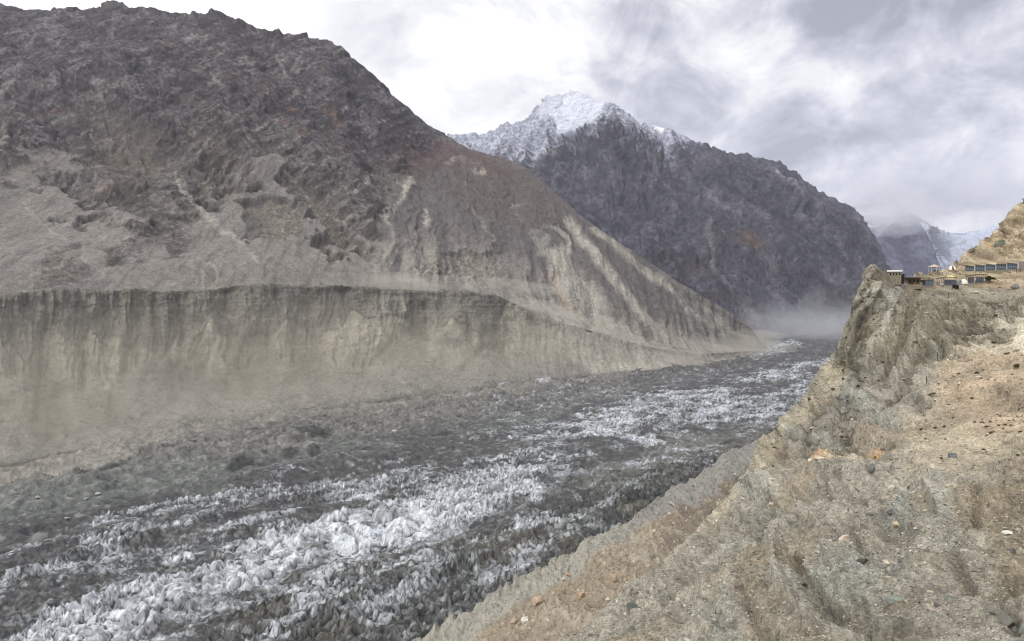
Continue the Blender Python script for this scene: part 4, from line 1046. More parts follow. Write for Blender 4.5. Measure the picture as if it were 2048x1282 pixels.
def near_ij(px, py):
    px = np.asarray(px, float); py = np.asarray(py, float)
    j = np.clip((px - NPX[0]) / (NPX[1] - NPX[0]), 0, len(NPX) - 1.001)
    jr = np.clip(np.round(j).astype(int), 0, len(NPX) - 1)
    lo = np.zeros(np.shape(px), int); hi = lo + NROW - 1
    for _ in range(11):
        m = (lo + hi) // 2; up = N_PY[m, jr] > py
        lo = np.where(up, m, lo); hi = np.where(up, hi, m)
    lo = np.minimum(lo, NROW - 2)
    a = N_PY[lo, jr]; b = N_PY[lo + 1, jr]
    return np.clip(lo + np.clip((a - py) / (a - b + 1e-9), 0, 1), 0, NROW - 1.001), j
def on_near(px, py):
    i, j = near_ij(np.asarray(px, float), np.asarray(py, float))
    i0 = i.astype(int); j0 = j.astype(int); fi = (i - i0)[..., None]; fj = (j - j0)[..., None]
    return (NEAR[i0, j0] * (1 - fi) + NEAR[i0 + 1, j0] * fi) * (1 - fj) + (NEAR[i0, j0 + 1] * (1 - fi) + NEAR[i0 + 1, j0 + 1] * fi) * fj
# ================================================================ SMALL THINGS
from mathutils import Vector, Matrix
class MB:
    def __init__(s): s.v = []; s.f = []
    def add(s, v, f):
        n = len(s.v); s.v += [tuple(map(float, p)) for p in v]; s.f += [tuple(i + n for i in q) for q in f]; return s
    def box(s, x0, x1, y0, y1, z0, z1, shear=0.0):
        """shear: extra height of the x1 side's top"""
        v = [(x0, y0, z0), (x1, y0, z0), (x1, y1, z0), (x0, y1, z0), (x0, y0, z1), (x1, y0, z1 + shear), (x1, y1, z1 + shear), (x0, y1, z1)]
        return s.add(v, [(0, 3, 2, 1), (4, 5, 6, 7), (0, 1, 5, 4), (1, 2, 6, 5), (2, 3, 7, 6), (3, 0, 4, 7)])
    def slab(s, a, b, c, d, th):
        """four corners (counter-clockwise seen from above) and a thickness downwards"""
        lo = [(p[0], p[1], p[2] - th) for p in (a, b, c, d)]
        return s.add([a, b, c, d] + lo, [(0, 1, 2, 3), (7, 6, 5, 4), (0, 4, 5, 1), (1, 5, 6, 2), (2, 6, 7, 3), (3, 7, 4, 0)])
    def tube(s, pts, r, n=6):
        pts = [Vector(p) for p in pts]; base = len(s.v); k = len(pts)
        for i, p in enumerate(pts):
            t = (pts[min(i + 1, k - 1)] - pts[max(i - 1, 0)]).normalized()
            a = t.orthogonal().normalized() if abs(t.z) > 0.95 else t.cross(Vector((0, 0, 1))).normalized()
            b = t.cross(a)
            for q in range(n):
                w = 2 * math.pi * q / n
                s.v.append(tuple(p + a * (r * math.cos(w)) + b * (r * math.sin(w))))
        for i in range(k - 1):
            for q in range(n):
                s.f.append((base + i * n + q, base + i * n + (q + 1) % n, base + (i + 1) * n + (q + 1) % n, base + (i + 1) * n + q))
        s.f.append(tuple(base + q for q in reversed(range(n)))); s.f.append(tuple(base + (k - 1) * n + q for q in range(n)))
        return s
    def build(s, name, mat, parent=None, smooth=False, **kw):
        me = bpy.data.meshes.new(name); me.from_pydata(s.v, [], s.f); me.validate(); me.update()
        if smooth: me.polygons.foreach_set('use_smooth', [True] * len(me.polygons))
        return add_obj(name, me, mat, parent, **kw)
def empty(name, loc, rz=0.0, **kw):
    o = bpy.data.objects.new(name, None); COL.objects.link(o)
    o.empty_display_size = 0.5; o.location = loc; o.rotation_euler = (0, 0, rz); tag(o, **kw); return o
def seat(px, py, sink=0.15):
    d = float(near_depth(px, py)) - 1.3
    p = P(px, py, d); return Vector((float(p[0]), float(p[1]), float(p[2]) - sink))
def facing(p): return -math.atan2(p.x, p.y)

M_white = plain('white_paint', C(215, 213, 208), 0.5, 0.06)
M_canvas = plain('cream_canvas', C(226, 220, 200), 0.75, 0.06)
M_clear = plain('grey_film', C(142, 150, 158), 0.35, 0.12)
M_red = plain('dark_red_canvas', C(110, 52, 42), 0.7, 0.1)
M_stone = plain('stone_wall', C(136, 126, 110), 0.9, 0.35, 2.2, bump=0.1)
M_timber = plain('weathered_timber', C(66, 52, 38), 0.85, 0.3, 5)
M_timber2 = plain('brown_boards', C(128, 100, 66), 0.85, 0.25, 4)
M_tin = plain('grey_tin', C(132, 136, 148), 0.45, 0.12, 1.5)
M_dark = plain('dark_opening', C(34, 32, 32), 0.8, 0.2)
M_panel = plain('blue_grey_panel', C(88, 98, 112), 0.6, 0.14, 1.2)
M_glass = plain('window_glass', C(64, 78, 92), 0.12, 0.2, 1.0)
M_concrete = plain('pale_concrete', C(186, 186, 186), 0.85, 0.1)
M_yellow = plain('yellow_canvas', C(214, 206, 130), 0.75, 0.1)
M_thatch = plain('pinkish_thatch', C(188, 168, 152), 0.95, 0.15, 6)
M_pipe = plain('black_pipe', C(40, 36, 32), 0.6, 0.1)
M_metal = plain('dull_metal', C(150, 148, 140), 0.5, 0.1, metal=0.3)

def hut():
    d = on_near(1789, 556); p = seat(1789, 556, 0.0); t = empty('stone_hut', p, facing(p), label='small stone hut with a flat white roof at the cliff edge', cat='hut')
    W, Dp, H = 2.1, 1.9, 2.1
    MB().box(-W, W, -Dp, Dp, -2.5, H).build('wall', M_stone, t)
    r = MB(); r.slab((-W - .3, -Dp - .35, H + .42), (W + .3, -Dp - .35, H + .42), (W + .3, Dp + .3, H + .75), (-W - .3, Dp + .3, H + .75), 0.4); r.build('roof', M_white, t)
    for k in range(4):
        x = -1.5 + k * 0.95
        w = MB().box(x, x + 0.45, -Dp - 0.06, -Dp + 0.1, 0.9, 1.75); w.build('window', M_dark, t)
    a = MB().box(W + .003, W + 1.0, -1.2, 1.4, -2, 1.3); a.build('side_room', M_dark, t)
    MB().slab((W + .32, -1.8, 1.75), (W + 1.6, -1.8, 1.6), (W + 1.6, 1.8, 1.6), (W + .32, 1.8, 1.75), 0.12).build('side_roof', M_tin, t)
    for y in (-1.6, 1.5): MB().tube([(W + 1.45, y, -2), (W + 1.45, y, 1.48)], 0.07).build('post', M_timber, t)
hut()
def mast(px, py, h, name, label, mat=M_metal, r=0.05, cat='pole'):
    p = seat(px, py, 0.4); MB().tube([(0, 0, 0), (0, 0, h + .4)], r).build(name, mat, None, label=label, cat=cat).location = p
mast(1770, 548, 1.9, 'pole', 'thin pale pole standing left of the white roofed hut')
def tank():
    p = seat(1799, 557, 0.0); t = empty('water_tank', p, facing(p), label='small white water tank just below the white roofed hut', cat='water tank')
    m = MB(); m.tube([(0, 0, -.6), (0, 0, .75), (0, 0, .9), (0, 0, 1.0)], 0.52, 14); m.build('body', M_white, t, True)
    MB().tube([(0, 0, 1.003), (0, 0, 1.12)], 0.2, 10).build('lid', M_white, t)
tank()
def terrace():
    p = seat(1822, 569, 0.0); t = empty('terrace_shelter', p, facing(p), label='long timber shelter under a flat blue grey roof, first in the row', cat='shelter')
    W = 3.0
    MB().box(-W - .2, W + .2, -.4, 3.2, -1.6, 0.05).build('floor', M_stone, t)
    MB().box(-W, W, 2.5, 2.8, 0.053, 2.55).build('back_wall', M_timber2, t)
    MB().slab((-W - .4, -.9, 2.95), (W + .5, -.9, 2.85), (W + .5, 3.0, 2.95), (-W - .4, 3.0, 3.05), 0.22).build('roof', M_tin, t)
    MB().box(-W, -W + 1.6, 0.1, 0.35, 0.053, 1.7).build('side_wall', M_stone, t)
    for k in range(6):
        x = -W + .1 + k * (2 * W - .2) / 5; MB().tube([(x, -.3, 0.053), (x, -.3, 2.64)], 0.08).build('post', M_timber, t)
    MB().tube([(-W + 1.5, -.33, .95), (W, -.33, .95)], 0.05).build('railing', M_timber, t)
    for k in range(3):
        x = -W + 2.4 + k * 1.25
        MB().box(x, x + .55, 2.43, 2.52, .9, 1.8).build('window', M_dark, t)
    MB().box(W - 2.0, W - 1.3, .5, 1.1, .053, .8).build('bench', M_timber2, t)
terrace()
def terrace2():
    p = seat(1852, 571, 0.0); t = empty('tarpaulin_shelter', p, facing(p), label='low dark roofed shelter with a blue grey sheet, next right of the long timber shelter', cat='shelter')
    W = 2.3
    MB().box(-W, W, -.3, 2.8, -1.6, 0.05).build('floor', M_stone, t)
    MB().box(-W, W, 2.2, 2.5, .053, 2.0).build('back_wall', M_timber2, t)
    MB().slab((-W - .4, -.7, 2.45), (W + .2, -.7, 2.3), (W + .2, 2.7, 2.5), (-W - .4, 2.7, 2.65), .2).build('roof', M_timber, t)
    pn = MB().box(-.3, W + .1, -.42, -.34, .053, 1.75); pn.build('sheet', M_panel, t)
    for x in (-W + .05, -1.5, -.8, -.35, 1.0, W): MB().tube([(x, -.25, .053), (x, -.25, 2.12)], .07).build('post', M_timber, t)
    MB().box(-2.1, -1.2, .4, .5, .053, 1.3).build('board', M_white, t)
terrace2()
def gazebo():
    p = seat(1868, 544, 0.0); t = empty('gazebo', p, facing(p), label='open gazebo with a six sided pinkish roof on slim posts', cat='gazebo')
    R0, H = 2.0, 2.0
    MB().tube([(0, 0, -1.5), (0, 0, .12)], R0 + .2, 6).build('floor', M_stone, t)
    for k in range(6):
        a = k * math.pi / 3; x, y = R0 * .88 * math.cos(a), R0 * .88 * math.sin(a)
        MB().tube([(x, y, .123), (x, y, H + .05)], .07).build('post', M_white, t)
    m = MB(); rim = [((R0 + .35) * math.cos(k * math.pi / 3), (R0 + .35) * math.sin(k * math.pi / 3), H) for k in range(6)]
    low = [(x, y, z - .12) for x, y, z in rim]
    m.add(rim + low + [(0, 0, H + 1.0), (0, 0, H - .1)], [(k, (k + 1) % 6, 12) for k in range(6)] + [(k + 6, (k + 1) % 6 + 6, (k + 1) % 6, k) for k in range(6)] + [(13, (k + 1) % 6 + 6, k + 6) for k in range(6)])
    m.build('roof', M_thatch, t)
    MB().tube([(0, 0, H + .9), (0, 0, H + 1.25)], .1).build('finial', M_thatch, t)
    b = MB(); b.tube([(.3, 0, .123), (.3, 0, .8)], .08); b.tube([(.3, 0, .803), (.3, 0, .87)], .5, 10); b.build('table', M_timber, t)
    MB().box(-.2, 1.4, -1.1, -.8, .123, .55).build('bench', M_timber, t)
gazebo()
def dome(px, py, r, name_label, style, flip=False, base=0.3):
    p = seat(px, py, 0.0); t = empty('dome_tent', p, facing(p), label=name_label, cat='tent', group='white dome tents on the ridge')
    MB().tube([(0, 0, -2.0), (0, 0, base)], r * 1.04, 20).build('platform', M_stone, t)
    def sector(a0, a1, name, mat, off=0.0):
        m = MB(); nl, nb = 14, 8; g = []
        for i in range(nl + 1):
            for j in range(nb + 1):
                a = a0 + (a1 - a0) * i / nl; b = j / nb * math.pi / 2
                rr = (r + off) * math.cos(b)
                g.append((rr * math.sin(a), -rr * math.cos(a), base + .003 + (r + off) * 1.0 * math.sin(b)))
        m.add(g, [(i * (nb + 1) + j, (i + 1) * (nb + 1) + j, (i + 1) * (nb + 1) + j + 1, i * (nb + 1) + j + 1) for i in range(nl) for j in range(nb)])
        m.build(name, mat, t, True)
    if style == 'door':
        sector(-3.14, -.55, 'clear_panel', M_clear); sector(-.55, 3.14, 'cover', M_canvas)
        sector(.12, .5, 'door', M_red, 0.03)
    else:
        sector(-3.14, -.12, 'clear_panel', M_clear); sector(-.12, 3.14, 'cover', M_canvas)
        MB().box(-r * .5, -r * .32, -r * .9, -r * .8, base + r * .35, base + r * .7).build('window', M_dark, t)
    for a in (-2.4, -1.6, -.9):
        pts = [(r * 1.015 * math.cos(b) * math.sin(a), -r * 1.015 * math.cos(b) * math.cos(a), base + r * 1.015 * math.sin(b)) for b in [k * math.pi / 20 for k in range(11)]]
        MB().tube(pts, .035, 5).build('rib', M_metal, t)
    return t
dome(1903, 541, 1.75, 'white dome tent with a dark red door strip, beside the gazebo', 'door', base=.2)
dome(1925, 570, 1.85, 'white dome tent with a half clear side, above a timber deck', 'plain', base=.35)
def deck():
    p = seat(1911, 578, 0.0); t = empty('viewing_deck', p, facing(p), label='small timber deck on dark posts at the foot of the lower dome tent', cat='deck')
    MB().box(-1.0, 1.0, -.2, 1.8, 1.35, 1.5).build('floor', M_timber, t)
    for x in (-.9, 0, .9): MB().tube([(x, 0, -1.2), (x, 0, 1.347)], .11).build('post', M_timber, t)
    MB().box(-.95, .95, 1.0, 1.2, -1.0, 1.347).build('back_wall', M_dark, t)
deck()
def cafe(px, py, W, H, label, top, slope, panels):
    p = seat(px, py, 0.0); t = empty('timber_pavilion', p, facing(p), label=label, cat='pavilion')
    MB().box(-W - .1, W + .1, -.3, 2.8, -2.5, .05).build('floor', M_stone, t)
    n = int(W * 2 / .62)
    for k in range(n + 1):
        x = -W + 2 * W * k / n
        hh = H + slope * (x / W) + .35 * (1 - (x / W) ** 2)
        MB().tube([(x, -.2, .053), (x, -.2, hh)], .055).build('post', M_timber, t)
    m = MB(); seg = 8; xs = [-W * 1.08 + 2.16 * W * k / seg for k in range(seg + 1)]
    zz = [H + slope * (x / W) + .35 * (1 - (x / W) ** 2) for x in xs]
    v = [(x, -.55, z + .003) for x, z in zip(xs, zz)] + [(x, 2.7, z + .25) for x, z in zip(xs, zz)] + [(x, -.55, z + .14) for x, z in zip(xs, zz)] + [(x, 2.7, z + .39) for x, z in zip(xs, zz)]
    k = seg + 1; f = []
    for i in range(seg):
        f += [(i, i + k, i + 1 + k, i + 1), (i + 2 * k, i + 1 + 2 * k, i + 1 + 3 * k, i + 3 * k), (i, i + 1, i + 1 + 2 * k, i + 2 * k), (i + k, i + 3 * k, i + 1 + 3 * k, i + 1 + k)]
    f += [(0, 2 * k, 3 * k, k), (k - 1, 2 * k - 1, 4 * k - 1, 3 * k - 1)]
    m.add(v, f); m.build('roof', M_timber, t)
    for x0, x1, mat in panels: MB().box(x0 * W, x1 * W, .3, .36, .053, H - .5).build('panel', mat, t)
    MB().tube([(-W, -.24, .85), (W, -.24, .85)], .045).build('railing', M_timber, t)
    if top:
        m = MB(); g = []; nl, nb = 14, 5
        for i in range(nl + 1):
            for j in range(nb + 1):
                a = 2 * math.pi * i / nl; b = j / nb * math.pi / 2
                g.append((W * .45 + W * .5 * math.cos(b) * math.cos(a), 1 + 1.3 * math.cos(b) * math.sin(a), H + .35 + .75 * math.sin(b)))
        m.add(g, [(i * (nb + 1) + j, (i + 1) * (nb + 1) + j, (i + 1) * (nb + 1) + j + 1, i * (nb + 1) + j + 1) for i in range(nl) for j in range(nb)])
        m.build('canopy', M_yellow, t, True)
    MB().box(-W * .7, -W * .2, .8, 1.3, .053, .75).build('table', M_white, t)
cafe(1893, 570, 3.0, 2.4, 'slatted timber pavilion topped by a rounded yellow canopy', True, .25, [(-.25, 1, M_panel)])
cafe(1954, 566, 3.3, 2.6, 'slatted timber pavilion with a bowed dark roof, right of the lower dome tent', False, .1, [(-.9, -.3, M_panel), (-.1, .6, M_panel)])
def cabins():
    xs = [1940, 1961, 1982, 2003.5, 2025.5]; bs = [543, 542, 541, 540, 539]
    names = ['grey glass fronted cabin at the near end of its row, beside the upper dome tent side', 'second grey cabin in the row, counted from the gazebo side', 'third grey cabin in the row, counted from the gazebo side', 'fourth grey cabin in the row, counted from the gazebo side', 'fifth grey cabin in the row, beside the brown box']
    names[0] = 'first grey cabin in the row, the one nearest the gazebo'
    proto = None
    for k, (x, b) in enumerate(zip(xs, bs)):
        p = Vector(tuple(P(x, b, 297 - 3 * k)))
        if proto is None:
            t = empty('cabin', p, facing(p), label=names[k], cat='cabin', group='grey cabins in a row below the crag'); proto = t
            W, H = 1.75, 2.35
            MB().box(-W, W - .36, 0, 3.4, -2.5, H, -.35).build('wall', M_panel, t)
            g = MB().box(-W + .15, W - .42, -.07, -.003, .15, H - .42).build('window', M_glass, t)
            fr = MB()
            for q in range(6):
                xx = -W + .12 + q * (2 * W - .62) / 5; fr.box(xx, xx + .07, -.14, -.073, .1, H - .4)
            fr.box(-W + .12, W - .4, -.16, -.143, 1.0, 1.08)
            fr.build('frame', M_tin, g)
            MB().box(W - .35, W, -.5, 3.3, -2.5, H + .1).build('side_wall', M_concrete, t)
            MB().slab((-W - .1, -.5, H + .16), (W - .37, -.5, H - .22), (W - .37, 3.5, H - .1), (-W - .1, 3.5, H + .3), .12).build('roof', M_timber, t)
            MB().box(-W, W, -1.2, -.52, -2.5, .02).build('porch', M_stone, t)
            m = MB(); m.tube([(-W, -1.15, .8), (W, -1.15, .8)], .03, 5); m.tube([(-W, -1.15, .02), (-W, -1.15, .8)], .03, 5); m.tube([(W, -1.15, .02), (W, -1.15, .8)], .03, 5)
            m.build('railing', M_metal, t)
        else:
            t = proto.copy(); COL.objects.link(t); t.location = p; t.rotation_euler = (0, 0, facing(p)); t['label'] = names[k]
            t.scale = (1 + .012 * k,) * 3
            for ch in list(proto.children):
                c = ch.copy(); COL.objects.link(c); c.parent = t
                for g2 in ch.children:
                    h = g2.copy(); COL.objects.link(h); h.parent = c
    p = seat(2047, 538, .1); t = empty('storage_block', p, facing(p), label='plain brown grey block at the far end of the cabin row', cat='block')
    MB().box(-1.6, 2.4, 0, 3, -2, 2.9).build('wall', plain('brown_grey_render', C(140, 130, 122), .9, .1), t)
    MB().box(-1.75, 2.55, -.15, 3.1, 2.903, 3.05).build('roof', M_tin, t)
    # small table below the row
    p = seat(2037, 543, 0); t = empty('picnic_table', p, facing(p), label='small dark table standing below the last cabin', cat='table')
    MB().box(-.9, .9, -.4, .4, .75, .85).build('tabletop', M_timber, t)
    for x in (-.6, .6): MB().box(x - .06, x + .06, -.1, .1, -.4, .747).build('leg', M_timber, t)
cabins()
mast(2000, 552, 2.6, 'pole', 'slim dark pole rising in front of the third grey cabin', M_timber, .045)
def lookout():
    p = seat(2049, 408, .3); t = empty('lookout_hut', p, facing(p), label='dark little lookout hut on top of the crag', cat='hut')
    MB().box(-.5, 2.2, 0, 2.4, -1, 2.2).build('wall', M_panel, t)
    MB().slab((-1.0, -.5, 2.75), (2.6, -.5, 2.75), (2.6, 2.8, 3.0), (-1.0, 2.8, 3.0), .35).build('roof', M_dark, t)
lookout()
def cloth(px, py, w, h, name, mat, label, cat, seed):
    """a sheet lying crumpled over the rocks"""
    n = 16; r = np.random.default_rng(seed)
    u, v = np.meshgrid(np.linspace(-1, 1, n), np.linspace(-1, 1, n))
    edge = 1 + .18 * fbm(u * 2 + seed, v * 2, u * 0, 3)
    pts = on_near(px + u * w / 2 * edge, py + v * h / 2 * edge)
    nrm = pts / np.linalg.norm(pts, axis=-1, keepdims=True)
    lift = .28 + .3 * np.abs(fbm(u * 2.4 + seed, v * 2.4, u * 0 + 2, 3))
    V = pts - nrm * lift[..., None]
    c = V.reshape(-1, 3).mean(0); V = V - c
    b = V + nrm * .04
    f = grid_faces(n, n)
    me = fast_mesh(name, np.concatenate([V.reshape(-1, 3), b.reshape(-1, 3)]), np.concatenate([f, f[:, ::-1] + n * n]))
    o = add_obj(name, me, mat, label=label, cat=cat); o.location = c
cloth(1978, 491, 12, 10, 'tarpaulin', plain('ochre_tarpaulin', C(184, 160, 118) * .8, .8, .25, 1.5), 'crumpled ochre tarpaulin lying on the rocky slope above the cabins', 'tarpaulin', 3)
cloth(1997, 490, 20, 8, 'shade_net', plain('green_net', C(116, 122, 108) * .75, .95, .3, 1.5), 'green net spread over rocks beside the ochre tarpaulin', 'net', 9)
def pipe():
    pts = [(1897, 583), (1897, 600), (1896, 622), (1894, 645), (1891, 668), (1887, 690), (1881, 712), (1875, 730), (1868, 750), (1859, 770), (1849, 786)]
    q = []
    for a, b in zip(pts[:-1], pts[1:]):
        for k in range(4):
            x, y = a[0] + (b[0] - a[0]) * k / 4, a[1] + (b[1] - a[1]) * k / 4
            p = on_near(x, y); p = p - p / np.linalg.norm(p) * .55; q.append(p)
    q = np.array(q)
    for _ in range(3): q[1:-1] = (q[:-2] + q[1:-1] * 2 + q[2:]) / 4
    o = q[0].copy(); m = MB().tube([tuple(p - o) for p in q], .085, 6)
    ob = m.build('water_pipe', M_pipe, None, True, label='thin black pipe hanging down the eroded cliff face', cat='pipe'); ob.location = o
pipe()
mast(2029, 932, 3.6, 'pole', 'thin pale mast standing on the ochre terrace at the right edge', M_metal, .035)
mast(2023, 934, 2.6, 'pole', 'shorter thin pale mast beside the taller one on the ochre terrace', M_metal, .03)

# ---------------------------------------------------------------- rocks
def ico():
    t = (1 + 5 ** .5) / 2
    v = np.array([(-1, t, 0), (1, t, 0), (-1, -t, 0), (1, -t, 0), (0, -1, t), (0, 1, t), (0, -1, -t), (0, 1, -t), (t, 0, -1), (t, 0, 1), (-t, 0, -1), (-t, 0, 1)], float)
    v /= np.linalg.norm(v[0])
    f = np.array([(0, 11, 5), (0, 5, 1), (0, 1, 7), (0, 7, 10), (0, 10, 11), (1, 5, 9), (5, 11, 4), (11, 10, 2), (10, 7, 6), (7, 1, 8), (3, 9, 4), (3, 4, 2), (3, 2, 6), (3, 6, 8), (3, 8, 9), (4, 9, 5), (2, 4, 11), (6, 2, 10), (8, 6, 7), (9, 8, 1)])
    return v, f
def subdiv(v, f):
    v = list(map(tuple, v)); c = {}; nf = []
    def mid(a, b):
        k = (min(a, b), max(a, b))
        if k not in c:
            p = (np.array(v[a]) + np.array(v[b])) / 2; p /= np.linalg.norm(p); v.append(tuple(p)); c[k] = len(v) - 1
        return c[k]
    for a, b, d in f:
        x, y, z = mid(a, b), mid(b, d), mid(d, a); nf += [(a, x, z), (b, y, x), (d, z, y), (x, y, z)]
    return np.array(v), np.array(nf)
def rock_shape(seed, sub=2, planes=9):
    r = np.random.default_rng(seed); v, f = ico()
    for _ in range(sub): v, f = subdiv(v, f)
    for _ in range(planes):
        n = r.normal(size=3); n /= np.linalg.norm(n); d = r.uniform(.45, .8)
        k = np.maximum(v @ n - d, 0); v = v - k[:, None] * n
    v *= 1 + r.uniform(-.03, .03, (len(v), 1))
    return v, f
def boulder(px, py, w, h, col, label, seed, where='near', tilt=0.0, group=None, name='boulder'):
    if where == 'near': p = on_near(px, py + h * .3)
    elif where == 'bench': p = on_bench(px, py + h * .3)
    else: p = on_glacier(px, py + h * .3)
    p = np.array(p, float); s = p[1] / F
    v, f = rock_shape(seed)
    v = v * np.array([w * s / 2, (w + h) * s / 4, h * s / 2]) * 1.12
    ct, st = math.cos(tilt), math.sin(tilt); x, z = v[:, 0].copy(), v[:, 2].copy()
    v[:, 0] = x * ct - z * st; v[:, 2] = x * st + z * ct
    me = fast_mesh(name, v, f, smooth=False)
    key = 'rock_%d_%d_%d' % tuple(col)
    m = plain(key, desat(C(*col)[None], .48)[0] * .88, .9, .22, 1.3, bump=.08)
    o = add_obj(name, me, m, label=label, cat='rock', group=group)
    o.location = (p[0], p[1], p[2] + h * s * .22); o.rotation_euler = (0, 0, facing(Vector(p)))
cream, buff, grey, green_, rust, white_ = (216, 196, 150), (196, 168, 122), (108, 108, 106), (128, 134, 116), (190, 140, 84), (226, 222, 208)
